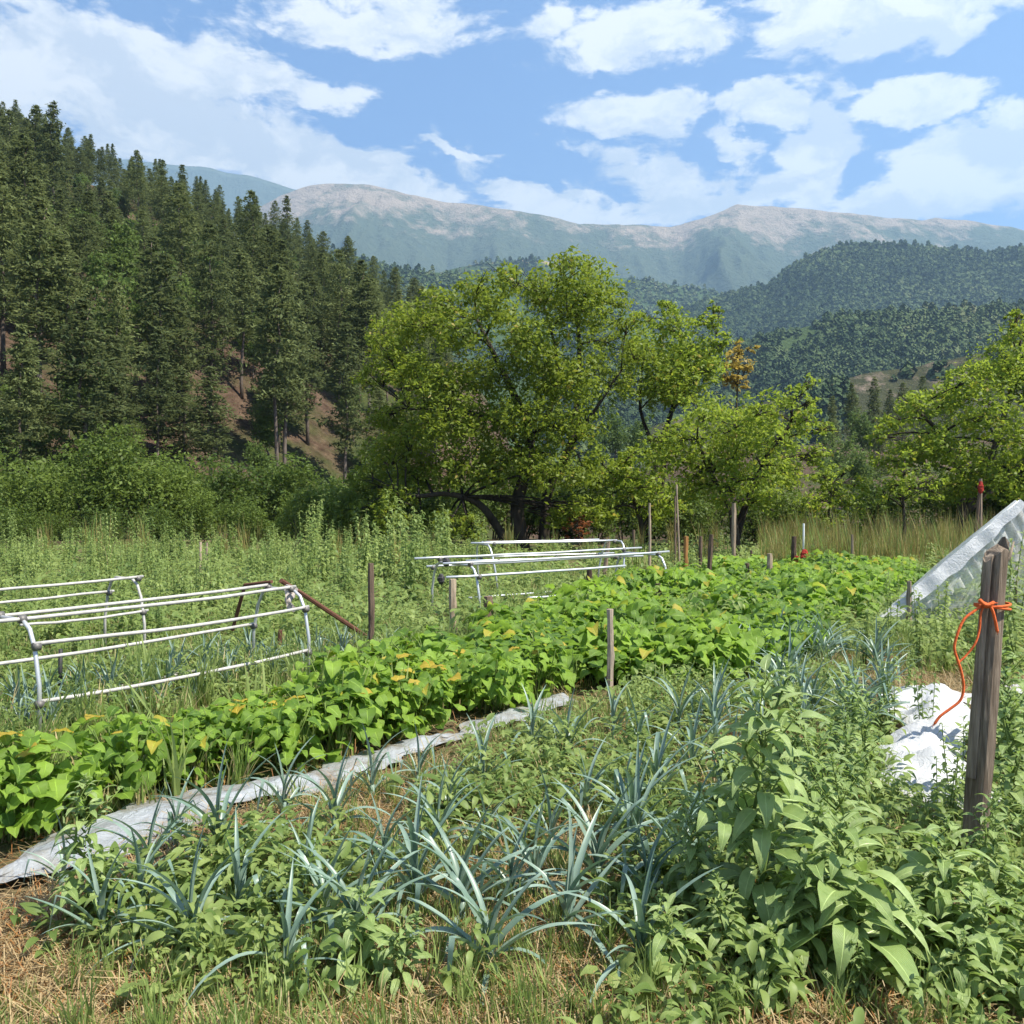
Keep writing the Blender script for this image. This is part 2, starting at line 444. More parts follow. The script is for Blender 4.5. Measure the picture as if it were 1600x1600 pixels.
def slopemat():
    m, nt = newmat('forest_floor')
    g = nt.nodes.new('ShaderNodeNewGeometry'); p = g.outputs['Position']
    n1 = noise(nt, p, .09, 6, .6); n2 = noise(nt, p, 1.2, 8, .7)
    a = ramp(nt, n2, [(.3, (.04, .026, .018)), (.5, (.09, .060, .042)), (.7, (.16, .11, .075))])
    gr = mixc(nt, n2, (.02, .035, .012), (.09, .10, .035))
    mr = nd(nt, 'ShaderNodeMapRange'); nt.links.new(n1, mr.inputs[0]); mr.inputs[1].default_value = .48; mr.inputs[2].default_value = .60
    c = mixc(nt, mr.outputs[0], a, gr)
    b = nd(nt, 'ShaderNodeBsdfPrincipled', i_Roughness=1.0); nt.links.new(c, b.inputs['Base Color']); b.inputs['Specular IOR Level'].default_value = .05
    bp = nd(nt, 'ShaderNodeBump', i_Strength=1.0, i_Distance=.4); nt.links.new(n2, bp.inputs['Height']); nt.links.new(bp.outputs[0], b.inputs['Normal'])
    out(nt, b.outputs[0]); return m
M['slope'] = slopemat()
def mtmat(name, zlo, zhi, scale, bare, bare2, wood, wood2, wamt=.5, bumpd=20):
    """bare above, woodland below, patches in between"""
    m, nt = newmat(name)
    g = nt.nodes.new('ShaderNodeNewGeometry'); p = g.outputs['Position']
    sx = nd(nt, 'ShaderNodeSeparateXYZ'); nt.links.new(p, sx.inputs[0])
    n1 = noise(nt, p, scale, 10, .66, .5); n2 = noise(nt, p, scale * 7, 8, .7)
    n3 = noise(nt, p, scale * 30, 4, .7)
    h = nd(nt, 'ShaderNodeMapRange'); nt.links.new(sx.outputs[2], h.inputs[0]); h.inputs[1].default_value = zlo; h.inputs[2].default_value = zhi
    f = math_n(nt, 'ADD', h.outputs[0], math_n(nt, 'MULTIPLY', math_n(nt, 'SUBTRACT', n1, .5), 1.5))
    f = math_n(nt, 'ADD', f, math_n(nt, 'MULTIPLY', math_n(nt, 'SUBTRACT', n2, .5), 1.0))
    mr = nd(nt, 'ShaderNodeMapRange'); nt.links.new(f, mr.inputs[0]); mr.inputs[1].default_value = wamt - .12; mr.inputs[2].default_value = wamt + .12
    ba = mixc(nt, n2, bare, bare2); wa = mixc(nt, n3, wood, wood2)
    c = mixc(nt, mr.outputs[0], wa, ba)
    b = nd(nt, 'ShaderNodeBsdfPrincipled', i_Roughness=1.0); nt.links.new(c, b.inputs['Base Color']); b.inputs['Specular IOR Level'].default_value = 0
    bp = nd(nt, 'ShaderNodeBump', i_Strength=1.0, i_Distance=bumpd); nt.links.new(math_n(nt, 'ADD', n2, math_n(nt, 'MULTIPLY', n3, .35)), bp.inputs['Height']); nt.links.new(bp.outputs[0], b.inputs['Normal'])
    out(nt, b.outputs[0]); return m

# ------------------------------------------------------------------ terrain
GA = (.46, .265, 22.0)     # wooded slope plane
def smax(a, b, k_=3.0):
    h = np.clip(.5 + .5 * (a - b) / k_, 0, 1)
    return a * h + b * (1 - h) + k_ * h * (1 - h)
def terr(x, y):
    x = np.asarray(x, float); y = np.asarray(y, float)
    base = .035 * (fbm(x * 1.3, y * 1.3, 3) - .5)
    drop = -np.clip(y - 34, 0, 90) * .16 * np.clip((x + 18) / 10, 0, 1)
    wood = GA[0] * (-x) + GA[1] * y - GA[2]
    ms = np.clip((y - 40) / 40, 0, 1)
    wood = wood + (fbm(x * .03, y * .03, 4) - .5) * 14 * ms
    wood = np.minimum(wood, 150 + 0 * wood)
    # the spur ends behind the big tree
    fall = np.clip((x + .12 * y) / 30, 0, None)
    wood = wood - fall * fall * 30
    wood = np.where(y > 205, wood - (y - 205) * 1.2, wood)
    far = np.where(y > 70, (y - 70) * .17 * np.clip((x + 5) / 60 + .15, 0, 1.05) - 14.4, -60)
    far = far + (fbm(x * .025, y * .025, 4) - .5) * 12 * np.clip((y - 70) / 60, 0, 1)
    lowl = np.clip((y - 250) / 150, 0, 1) * 60
    g = base + drop
    z = smax(g, np.where(y > 26, wood, -60 - 0 * wood) , .01 + 3 * np.clip((y - 26) / 20, 0, 1))
    z = smax(z, far, 4.0 * np.clip((y - 60) / 30, 0.003, 1))
    return z - lowl
def T(x, y): return float(terr(np.array([x]), np.array([y]))[0])

def gridmesh(name, xs, ys, zf, mat, kind='structure'):
    X, Y = np.meshgrid(xs, ys); Z = zf(X, Y)
    V = np.stack([X, Y, Z], -1).reshape(-1, 3)
    nx, ny = len(xs), len(ys)
    i = (np.arange(ny - 1)[:, None] * nx + np.arange(nx - 1)[None]).ravel()
    Fq = np.stack([i, i + 1, i + nx + 1, i + nx], -1)
    o = link(name, fastmesh(name, V, Fq, mat, smooth=True)); tag(o, kind=kind)
    return o
gridmesh('garden_ground', np.linspace(-16, 16, 260), np.linspace(-6, 34, 320), terr, M['soil'])
def terr_big(x, y):
    z = terr(x, y)
    inside = (np.abs(x) < 15.7) & (y < 33.6) & (y > -5.7)
    return z - np.where(inside, .15, .0)
gridmesh('wooded_terrain', np.linspace(-300, 300, 301), np.linspace(-60, 420, 300), terr_big, M['slope'])

# valley floor sheet out to the horizon
me = fastmesh('valley_floor', [(-9000, -500, -75), (9000, -500, -75), (9000, 9000, -75), (-9000, 9000, -75)], [(0, 1, 2, 3)], M['slope'])
tag(link('valley_floor', me), kind='structure')

def ridge_layer(name, sky_pts, d0, d1, zb, mat, amp, fx, fy, nu=420, nt_=110, u0=-700, u1=2300, seed=0.0, pw=1.15, rough=.012, backd=.25, gully=1.0):
    us = np.linspace(u0, u1, nu)
    sk = np.interp(us, [p[0] for p in sky_pts], [p[1] for p in sky_pts])
    ts = np.concatenate([np.linspace(0, 1, nt_), 1 + np.linspace(.02, backd, 10)])
    U, Tt = np.meshgrid(us, ts)
    SK = np.meshgrid(sk, ts)[0]
    Y = d0 + (d1 - d0) * Tt
    wig = (fbm(U / 160 + seed, U * 0 + seed, 3) - .5) * (d1 - d0) * .25 * np.sin(np.pi * np.clip(Tt, 0, 1))
    Yr = d1
    X = (U - 800) / F * Y
    H = EYE + (HOR - SK) / F * d1
    H = H + (fbm(U / 30 + seed, U * 0, 4) - .5) * rough * d1
    tc = np.clip(Tt, 0, 1)
    prof = tc ** pw
    z = zb + (H - zb) * prof
    sp = ridged(X / fx + seed, Y / fy + seed * 2, 6, .52) - .6
    z = z + sp * amp * np.sin(np.pi * np.clip(tc, 0, 1) ** .8) * gully + (ridged(X / (fx * .22) + seed, Y / (fy * .3), 4) - .6) * amp * .13 * (1 - tc) ** .3
    z = np.where(Tt > 1, z - (Tt - 1) * (H - zb) * 1.8, z)
    V = np.stack([X, Y, z], -1).reshape(-1, 3)
    nx, ny = nu, len(ts)
    i = (np.arange(ny - 1)[:, None] * nx + np.arange(nx - 1)[None]).ravel()
    Fq = np.stack([i, i + 1, i + nx + 1, i + nx], -1)
    o = link(name, fastmesh(name, V, Fq, mat, smooth=True)); tag(o, kind='structure')
    return V.reshape(ny, nx, 3)[:nt_]

bare = (.20, .155, .118); bare2 = (.42, .345, .27)
MTA = mtmat('mountain_face', 700, 1500, .0016, bare, bare2, (.03, .055, .04), (.13, .15, .09), .74, 45)
ridge_layer('distant_mountain', [(-900,330),(0,270),(200,252),(290,262),(330,265),(360,274),(400,278),(440,291),(480,305),(560,350),(700,430),(2400,470)], 4200, 5600, -60,
            mtmat('distant_mountain_face', 2100, 3200, .0011, bare, bare2, (.05, .075, .055), (.11, .13, .10), .72, 30), 260, 700, 900, nu=330, nt_=70, seed=3.3, rough=.004)
ridge_layer('mountain', [(-900,400),(300,390),(400,330),(440,308),(470,298),(500,291),(540,290),(580,292),(620,301),(680,315),(730,321),(800,330),(860,340),(905,353),(950,352),(1045,356),(1090,345),(1120,334),(1150,322),(1180,323),(1230,327),(1300,333),(1380,341),(1440,347),(1460,342),(1530,350),(1600,362),(1800,380),(2400,350)],
            2000, 4200, -60, MTA, 720, 560, 1500, nu=700, nt_=150, seed=7.7, rough=.0035, pw=1.25)
WOODA, WOODB = (.030, .052, .026), (.075, .115, .045)
Vb = ridge_layer('valley_hill', [(-900,380),(400,380),(560,401),(600,415),(650,424),(695,432),(730,430),(770,428),(830,432),(900,450),(1000,500),(1100,600),(2400,640)],
            700, 1250, -70, mtmat('valley_hill_ground', 250, 420, .004, (.16, .12, .09), (.30, .23, .16), WOODA, WOODB, .9, 8), 60, 240, 260, nu=300, nt_=70, seed=1.1, rough=.006)
Vs = ridge_layer('sandy_hill', [(-900,440),(640,440),(700,424),(740,414),(780,410),(830,407),(860,412),(900,422),(960,434),(1040,444),(1140,462),(1250,480),(2400,500)],
            1300, 2000, -70, mtmat('sandy_hill_ground', 480, 640, .0025, (.42, .28, .17), (.55, .40, .26), WOODA, WOODB, .5, 10), 90, 300, 300, nu=300, nt_=60, seed=4.4, rough=.004)
Vc = ridge_layer('wooded_hill', [(-900,700),(900,600),(1000,520),(1090,475),(1140,462),(1200,446),(1230,420),(1280,396),(1330,384),(1400,385),(1470,392),(1540,397),(1600,390),(1750,360),(2400,330)],
            950, 1600, -70, mtmat('wooded_hill_ground', 300, 900, .004, (.16, .14, .08), (.26, .22, .13), WOODA, WOODB, 1.15, 10), 110, 330, 320, nu=400, nt_=100, seed=2.2, rough=.004)
Vd = ridge_layer('near_wooded_hill', [(-900,760),(700,640),(900,560),(1000,556),(1080,548),(1170,535),(1230,520),(1280,505),(1340,494),(1420,490),(1500,486),(1600,480),(1750,450),(2400,400)],
            420, 760, -70, mtmat('near_hill_ground', 100, 330, .012, (.20, .15, .10), (.36, .29, .20), WOODA, (.10, .14, .05), 1.0, 4), 50, 150, 160, nu=360, nt_=90, seed=6.1, rough=.004)
Ve = ridge_layer('rocky_slope', [(-900,830),(700,760),(950,690),(1050,655),(1150,640),(1230,620),(1290,598),(1340,585),(1420,575),(1500,558),(1600,545),(1750,500),(2400,460)],
            235, 400, -60, mtmat('rocky_slope_ground', -10, 110, .02, (.15, .11, .085), (.28, .22, .17), (.035, .04, .022), (.09, .09, .045), .66, 3), 22, 70, 80, nu=300, nt_=70, seed=9.4, rough=.005)

# ------------------------------------------------------------------ geometry-node scatter for uncountable ground cover
SRC = {}
def src_collection(name, meshes):
    c = bpy.data.collections.new(name)
    for i, me_ in enumerate(meshes):
        c.objects.link(bpy.data.objects.new(name, me_))
    return c
def scatter(name, pts, scales, rotz, coll, tilt=0.0, label=None, cat=None):
    pts = np.asarray(pts, np.float32); n = len(pts)
    me_ = bpy.data.meshes.new(name); me_.vertices.add(n); me_.vertices.foreach_set('co', pts.ravel())
    a = me_.attributes.new('sc', 'FLOAT', 'POINT'); a.data.foreach_set('value', np.asarray(scales, np.float32))
    rot = np.zeros((n, 3), np.float32); rot[:, 2] = rotz
    rot[:, 0] = (RS.rand(n) - .5) * 2 * tilt; rot[:, 1] = (RS.rand(n) - .5) * 2 * tilt
    b = me_.attributes.new('rt', 'FLOAT_VECTOR', 'POINT'); b.data.foreach_set('vector', rot.ravel())
    o = link(name, me_)
    ng = bpy.data.node_groups.new(name, 'GeometryNodeTree')
    ng.interface.new_socket('Geometry', in_out='INPUT', socket_type='NodeSocketGeometry')
    ng.interface.new_socket('Geometry', in_out='OUTPUT', socket_type='NodeSocketGeometry')
    gi = ng.nodes.new('NodeGroupInput'); go = ng.nodes.new('NodeGroupOutput')
    ci = ng.nodes.new('GeometryNodeCollectionInfo'); ci.inputs[0].default_value = coll
    ci.inputs['Separate Children'].default_value = True; ci.inputs['Reset Children'].default_value = True
    ip = ng.nodes.new('GeometryNodeInstanceOnPoints'); ip.inputs['Pick Instance'].default_value = True
    na = ng.nodes.new('GeometryNodeInputNamedAttribute'); na.data_type = 'FLOAT'; na.inputs[0].default_value = 'sc'
    nb = ng.nodes.new('GeometryNodeInputNamedAttribute'); nb.data_type = 'FLOAT_VECTOR'; nb.inputs[0].default_value = 'rt'
    e2r = ng.nodes.new('FunctionNodeEulerToRotation')
    L = ng.links
    L.new(gi.outputs[0], ip.inputs['Points']); L.new(ci.outputs[0], ip.inputs['Instance'])
    L.new(nb.outputs[0], e2r.inputs[0]); L.new(e2r.outputs[0], ip.inputs['Rotation']); L.new(na.outputs[0], ip.inputs['Scale'])
    L.new(ip.outputs[0], go.inputs[0])
    md = o.modifiers.new('scatter', 'NODES'); md.node_group = ng
    tag(o, label, cat, kind='stuff')
    return o

# ------------------------------------------------------------------ leaf-cloud generators (numpy)
def leafquads(C, N, size, asp=.55, fold=.0, rs=RS):
    """C centres (n,3), N normals (n,3) -> diamond leaves"""
    n = len(C)
    N = N / (np.linalg.norm(N, axis=1, keepdims=True) + 1e-9)
    r = rs.randn(n, 3); A = np.cross(N, r); A /= (np.linalg.norm(A, axis=1, keepdims=True) + 1e-9)
    B = np.cross(N, A)
    s = (size * (0.45 + 1.05 * rs.rand(n) ** 1.3))[:, None]
    V = np.stack([C - A * s * .5, C + B * s * asp * .5 + N * s * fold, C + A * s * .5, C - B * s * asp * .5 + N * s * fold], 1).reshape(-1, 3)
    Fq = np.arange(n * 4).reshape(n, 4)
    return V, Fq
def cloud_leaves(clumps, dens, size, rs=RS, spray=14, sprayr=.28, flat=.65, asp=.5, upb=.7):
    """clumps: list of (centre, (rx,ry,rz)); leaves sit in sprays near the shell of each clump"""
    C = []; N = []
    for c, r in clumps:
        r = np.array(r); c = np.array(c)
        ns = max(4, int(dens * (r[0] * r[2] + r[1] * r[2] + r[0] * r[1]) / 3 * 12))
        d = rs.randn(ns, 3); d /= np.linalg.norm(d, axis=1, keepdims=True)
        rad = rs.rand(ns) ** .38
        rad *= 1 + .25 * (rs.rand(ns) - .4)
        pc = c + d * r * rad[:, None]
        sr = sprayr * r.mean() * (0.5 + rs.rand(ns))
        off = rs.randn(ns, spray, 3) * .5
        off[..., 2] *= flat
        tiltv = d[:, None, :] * off[..., :1] * .4
        pts = pc[:, None, :] + (off + tiltv) * sr[:, None, None]
        nn = rs.randn(ns, spray, 3) * .75 + np.array([0, 0, upb]) + d[:, None, :] * .35
        C.append(pts.reshape(-1, 3)); N.append(nn.reshape(-1, 3))
    C = np.concatenate(C); N = np.concatenate(N)
    return leafquads(C, N, size, asp, .08, rs)

def bez(a, b, sag=0.0, n=6, jit=0.0, up=0.0):
    a = Vector(a); b = Vector(b); m = (a + b) / 2 + Vector((random.uniform(-1, 1) * jit, random.uniform(-1, 1) * jit, up + sag))
    r = []
    for i in range(n + 1):
        t = i / n
        r.append(a * (1 - t) ** 2 + m * 2 * t * (1 - t) + b * t * t)
    return r
def lerp_r(a, b, n): return [a + (b - a) * i / (n - 1) for i in range(n)]

# ---- pine variants
def pine_mesh(seed, h=13.0, w=2.5, lo=.22, crowned=False):
    rs = np.random.RandomState(seed); C = []; N = []
    nwh = 26
    for i in range(nwh):
        f = i / (nwh - 1)
        z = h * (lo + (1 - lo) * f ** .92)
        if crowned: prof = (1 - f) ** .55 * (.55 + .45 * f)
        else: prof = (1 - f) ** .78 * min(1, .45 + 1.5 * f)
        R = w * prof * (0.6 + .7 * rs.rand()) + .15
        nb = 5 + int(3 * rs.rand())
        a0 = rs.rand() * 6.28
        for b in range(nb):
            if rs.rand() < .22: continue
            a = a0 + b * 6.28 / nb + rs.randn() * .25; Rb = R * (0.6 + .6 * rs.rand())
            n = int(16 + 44 * Rb / w)
            t = rs.rand(n) ** .6
            p = np.stack([np.cos(a) * Rb * t, np.sin(a) * Rb * t, z + t * Rb * .12 - t * t * Rb * .30 + .0 * t], -1)
            wd = .34 * Rb * (1.05 - t)[:, None] + .12
            p = p + rs.randn(n, 3) * wd * np.array([1, 1, .45])
            C.append(p); N.append(rs.randn(n, 3) * .7 + np.array([0, 0, .8]))
    C = np.concatenate(C); N = np.concatenate(N)
    V, Fq = leafquads(C, N, .36, .36, .1, rs)
    return fastmesh('pine_crown', V, Fq, M['pine'])
def pine_trunk(h, r=.16):
    m = MB(); n = 7
    pts = [(random.uniform(-.06, .06) * i, random.uniform(-.06, .06) * i, h * i / n - .6) for i in range(n + 1)]
    m.tube(pts, [r * (1 - .85 * i / n) for i in range(n + 1)], 6)
    return m.mesh('pine_trunk', M['pinebark'])
PINES = []
for sd, h, w, lo, cr in ((1, 13, 2.5, .18, 0), (2, 15, 2.3, .28, 0), (3, 12, 2.7, .15, 0), (4, 16, 2.9, .35, 1), (5, 14, 2.1, .22, 0), (6, 15, 2.6, .40, 1)):
    PINES.append((pine_mesh(sd, h, w, lo, cr), pine_trunk(h), h))
def broad_mesh(seed, h, w, mat, dens=1.5, size=.34, name='crown'):
    rs = np.random.RandomState(seed); cl = []
    for i in range(11):
        a = rs.rand() * 6.28; f = rs.rand()
        rr = w * .55 * math.sin(math.pi * (f * .8 + .12)) * rs.rand() ** .5
        s = w * (.30 + .22 * rs.rand())
        cl.append(((math.cos(a) * rr, math.sin(a) * rr, h * (.30 + .62 * f)), (s, s, s * .85)))
    V, Fq = cloud_leaves(cl, dens, size, rs, spray=10, sprayr=.34)
    return fastmesh(name, V, Fq, mat)
BROADS = [(broad_mesh(21 + i, h, w, M['forest_leaf']), pine_trunk(h * .7, .14), h) for i, (h, w) in enumerate(((8, 3.0), (9, 2.6), (7, 3.2), (10, 3.0)))]
BUSHES = []
for i, (h, w) in enumerate(((4.2, 3.0), (5.0, 2.7), (3.4, 3.2), (4.6, 3.4))):
    BUSHES.append((broad_mesh(41 + i, h, w, M['bush_leaf'], 2.6, .21, 'foliage'), h))

# ---- wooded slope: every pine its own thing
COLW = ['above the tube frame ends', 'over the garden corner thicket', 'over the bare brown gully', 'uphill of the leaning board',
        'between the two brown gullies', 'above the dark pine trunks', 'beside the broad green tree', 'behind the broad green tree']
def colw(px): return COLW[int(min(7, max(0, px / 85)))]
def roww(v):
    return ('on the skyline' if v < 0 else 'at the foot of the slope' if v > 660 else 'just above the slope foot' if v > 590 else 'low on the slope' if v > 520 else 'midway up the slope' if v > 450 else 'above mid slope' if v > 380 else 'high on the slope')
def skyline_v(px): return 250 + (px) * .43
cands = []
rr = random.Random(3)
y = 44.0
while y < 225:
    step = 3.3 + y * .011
    x = -y * .66
    while x < -.02 * y:
        xx = x + rr.uniform(-1.6, 1.6); yy = y + rr.uniform(-1.6, 1.6)
        z = T(xx, yy)
        if z > 1.2:
            px, v = proj(xx, yy, z)
            if -60 < px < 700: cands.append((xx, yy, z, px, v))
        x += step
    y += step * 1.0
# bare gullies stay open
def gully(px, v):
    return in_poly(px, v, [(95,560),(140,570),(175,650),(165,700),(135,680)]) or in_poly(px, v, [(345,650),(395,650),(430,760),(350,790)])
keep = []
for c in cands:
    if gully(c[3], c[4]): continue
    keep.append(c)
rr.shuffle(keep)
# largest in view first; a stand past the limit is one mass behind
keep.sort(key=lambda c: c[1])
near = [c for i, c in enumerate(keep)]
print('pine candidates', len(keep))
NP = 300
if len(near) > 400:
    # the nearest and the skyline are individuals
    sel = near[:330]; rest = near[330:]
else:
    sel = near; rest = []
proto = {}
def make_tree(kind, idx, label, cat, group, loc, rz, sc, tiltx=0.0):
    key = (kind, idx)
    if key not in proto:
        src = {'pine_tree': PINES, 'broadleaf_tree': BROADS}[kind][idx]
        t = empty(kind, (0, 0, 0)); link('crown', src[0], t); link('trunk', src[1], t)
        proto[key] = t; o = t
    else:
        o = copy_tree(proto[key])
    o.location = loc; o.rotation_euler = (tiltx, 0, rz)
    o.scale = (sc[0], sc[0], sc[1])
    tag(o, label, cat, group)
    return o
for i, (x, y, z, px, v) in enumerate(sel):
    tone = rr.random()
    sz = 'tall' if tone > .66 else 'middling' if tone > .33 else 'short'
    s = .60 + .62 * tone
    hillf = float(np.interp(y, [46, 62, 90, 140], [.62, .95, .85, .66]))
    if (rr.random() < (.42 if px < 330 and y < 160 else .34 if y < 80 else .14)):
        make_tree('broadleaf_tree', rr.randrange(4), f'{sz} lighter broadleaf tree {roww(v)}, {colw(px)}', 'broadleaf tree', 'broadleaf trees among the pines', (x, y, z), rr.uniform(0, 6.28), (s * .95 * hillf, s * 1.0 * hillf))
    else:
        make_tree('pine_tree', rr.randrange(6), f'{sz} dark pine {roww(v)}, {colw(px)}', 'pine', 'pines on the wooded slope', (x, y, z), rr.uniform(0, 6.28), ((.45 + .55 * s) * (.40 + .80 * hillf) * (.85 + .35 * ((i * 37) % 10) / 10), s * hillf), rr.uniform(-.03, .03))
if rest:
    pc = src_collection('pine_source', [p[0] for p in PINES[:4]])
    scatter('upper_pine_wood', [(c[0], c[1], c[2] - .6) for c in rest], [.55 + .3 * rr.random() for c in rest], [rr.uniform(0, 6.28) for c in rest], pc,
            label='dark pine wood closing the top of the slope behind the single pines', cat='woodland')

# the old pines that stand out on the skyline at the slope's top
for px, vt, d, hs, lab in ((20,178,118,1.05,'dark pine on the slope top with its tip level with the big old pines'), (62,172,112,1.2,'big old pine on the slope top with a broken flat crown'),
                          (88,165,110,1.25,'tallest old pine at the top of the slope, ragged against the cloud'), (218,240,135,.95,'pointed conical pine standing clear against the cloud above the slope'),
                          (258,255,140,.85,'pointed pine just beyond the conical pine on the skyline'), (288,262,140,.8,'narrow pine between two gaps on the skyline of the slope'),
                          (450,310,150,1.0,'narrow pointed pine rising well above the skyline halfway down the slope'), (545,372,160,.9,'slender pine poking above the lower end of the slope skyline')):
    p = P(px, vt, d); h = 15 * hs
    o = make_tree('pine_tree', (px * 7) % 6, lab, 'pine', 'pines on the wooded slope', (0, 0, 0), px, (hs * 1.05, hs))
    hh = PINES[(px * 7) % 6][2] * hs
    o.location = (p.x, p.y, p.z - hh)

# thicket at the foot of the slope
bush_words = ['at the corner of the garden', 'behind the far tube rails', 'behind the pair of pale poles', 'below the brown gully', 'below the pine trunks', 'next to the broad green tree', 'under the broad green tree']
bi = 0
bproto = {}
def bush(x, y, z, s, idx, label, group='bushes at the foot of the slope', cat='bush', mat=None):
    if idx not in bproto:
        t = empty('bush'); link('foliage', BUSHES[idx][0], t)
        m = MB()
        for q in range(4):
            a = random.uniform(0, 6.28); m.tube(bez((0, 0, -.2), (math.cos(a) * 1.1, math.sin(a) * 1.1, 2.4), 0, 4, .2), lerp_r(.07, .02, 5), 5)
        link('stem', m.mesh('stem', M['bark']), t)
        bproto[idx] = t; o = t
    else: o = copy_tree(bproto[idx])
    o.location = (x, y, z); o.scale = (s, s, s); o.rotation_euler = (0, 0, random.uniform(0, 6.28))
    tag(o, label, cat, group)
    return o
for row, (d, vb, h_) in enumerate(((31.5, 858, .6), (36, 855, .85), (42, 820, .85), (49, 770, .8), (55, 770, .7))):
    px = -40
    while px < 600:
        dd = d + random.uniform(-2, 2); x = (px - 800) / F * dd
        z = T(x, dd)
        gap = row >= 3 and 300 < px < 440
        if not gap:
            w = bush_words[int(min(6, max(0, px // 90)))]
            bz_ = random.uniform(.85, 1.2); adj = 'small' if bz_ < .94 else 'middling' if bz_ < 1.03 else 'broad' if bz_ < 1.12 else 'big'
            bush(x, dd, z - .3, (.62 if row == 0 else .9) * bz_ * h_, random.randrange(4), f'{adj} green bush {["at the very edge","in the front rank","in the second rank","on the lower bank","high on the bank"][row]} of the thicket {w}')
        px += random.uniform(50, 80) * (34 / d) ** .3

# ------------------------------------------------------------------ orchard trees
def clump_tree(name, label, cat, base_px, d, base_h, clumps_px, mat, leaf, dens, limbs, depth=2.2, rs_seed=1, group=None, trunk_r=.16, spray=13, shrink=1.0, basez=None):
    """clumps_px (px, v, r). The tree stands at its own foot; limbs run from the trunk to the clumps."""
    rs = np.random.RandomState(rs_seed); rnd = random.Random(rs_seed)
    bx = (base_px - 800) / F * d
    bz = T(bx, d) if basez is None else basez
    t = empty(name, (bx, d, bz)); tag(t, label, cat, group)
    cl = []
    cx = sum(c[0] for c in clumps_px) / len(clumps_px); W_ = max(abs(c[0] - cx) for c in clumps_px) + 1
    for (px, v, r) in clumps_px:
        edge = abs(px - cx) / W_
        dy = rnd.uniform(-1, 1) * depth * math.sqrt(max(.05, 1 - edge ** 2))
        dd = d + dy
        p = P(px, v, dd); R = r / F * dd * shrink
        cl.append(((p.x - bx, p.y - d, p.z - bz), (R, R, R * .82)))
        # a companion clump on the other side gives the crown its depth
        if edge < .75:
            dd2 = d - dy * rnd.uniform(.6, 1); p2 = P(px + rnd.uniform(-12, 12), v + rnd.uniform(-6, 14), dd2)
            cl.append(((p2.x - bx, p2.y - d, p2.z - bz), (R * .85, R * .85, R * .7)))
    V, Fq = cloud_leaves(cl, dens * 2.45, leaf, rs, spray=spray, sprayr=.34)
    link('crown', fastmesh('crown', V, Fq, mat), t)
    # main stems
    tips = []
    for pts, r0, r1 in limbs:
        w = []
        for (px, v, dy) in pts:
            p = P(px, v, d + dy); w.append(Vector((p.x - bx, p.y - d, p.z - bz)))
        m = MB()
        # smooth the polyline
        sm = []
        for i in range(len(w) - 1):
            for q in range(4):
                tt = q / 4
                p0 = w[max(i - 1, 0)]; p1 = w[i]; p2 = w[i + 1]; p3 = w[min(i + 2, len(w) - 1)]
                sm.append(.5 * ((2 * p1) + (p2 - p0) * tt + (2 * p0 - 5 * p1 + 4 * p2 - p3) * tt ** 2 + (3 * p1 - p0 - 3 * p2 + p3) * tt ** 3))
        sm.append(w[-1])
        m.tube(sm, lerp_r(r0, r1, len(sm)), 8, wob=.15)
        m.obj('trunk' if r0 >= trunk_r else 'limb', M['bark'], t)
        tips += [(sm[k_], r0 + (r1 - r0) * k_ / len(sm)) for k_ in range(len(sm) // 2, len(sm), 2)]
    # secondary branches to the clumps
    m = MB()
    for c, r in cl:
        c = Vector(c)
        b = min(tips, key=lambda q: (q[0] - c).length + max(0, q[0].z - c.z) * 2)
        m.tube(bez(b[0], c, 0, 5, .25, .25), lerp_r(min(b[1] * .6, .05), .012, 6), 5)
        for q in range(5):
            e = c + Vector((rnd.uniform(-1, 1) * r[0], rnd.uniform(-1, 1) * r[1], rnd.uniform(-.4, 1.0) * r[2]))
            m.tube(bez(c.lerp(b[0], .3), e, 0, 3, .1, .05), lerp_r(.018, .005, 4), 4, cap=False)
    o = m.obj('branch', M['bark'], t); o['kind'] = 'stuff'
    return t

BIG = [(582,592,30),(622,565,46),(602,522,32),(650,505,46),(690,478,36),(740,452,34),(722,520,50),(660,600,50),(788,440,32),(775,485,38),(815,520,45),(850,455,44),(893,425,40),(925,445,42),(962,472,28),(900,490,55),
       (955,540,52),(1000,555,34),(850,555,52),(770,590,48),(905,590,55),(955,600,42),(700,655,55),(640,672,44),(600,712,40),(760,665,55),(825,645,48),(880,665,45),(920,655,35),(660,735,46),(718,730,48),
       (590,758,38),(618,790,38),(780,725,44),(850,735,44),(900,735,38),(568,745,26),(600,650,30),(860,600,40),(560,590,14),(700,818,26),(735,822,26),(660,815,26),(870,800,28),(905,790,28),(935,805,22),(600,815,26),(555,800,26),(700,600,40),(980,500,24),(830,700,40)]
clump_tree('broad_tree', 'broad dense green tree with a dark forked trunk behind the middle tube frame', 'tree', 818, 26, 0, BIG, M['big_leaf'], .135, 3.9,
           [([(818,872,0),(812,830,0),(808,790,.0),(822,730,.1),(828,680,.2),(800,610,.3),(775,560,.2),(745,500,.2)], .26, .05),
            ([(848,872,.3),(852,820,.3),(856,770,.5),(890,700,.6),(900,640,.6),(905,540,.5),(895,450,.4)], .20, .04),
            ([(800,868,-.1),(775,820,-.3),(745,785,-.5),(700,772,-.8),(655,775,-1.0),(620,770,-1.1)], .15, .04),
            ([(828,690,.2),(860,640,.2),(870,560,.1),(850,480,0)], .10, .03),
            ([(824,720,.2),(780,660,-.2),(700,640,-.4),(640,640,-.4)], .10, .03),
            ([(890,700,.6),(930,640,.4),(970,580,.3)], .08, .03)], depth=2.4, rs_seed=5, trunk_r=.2)
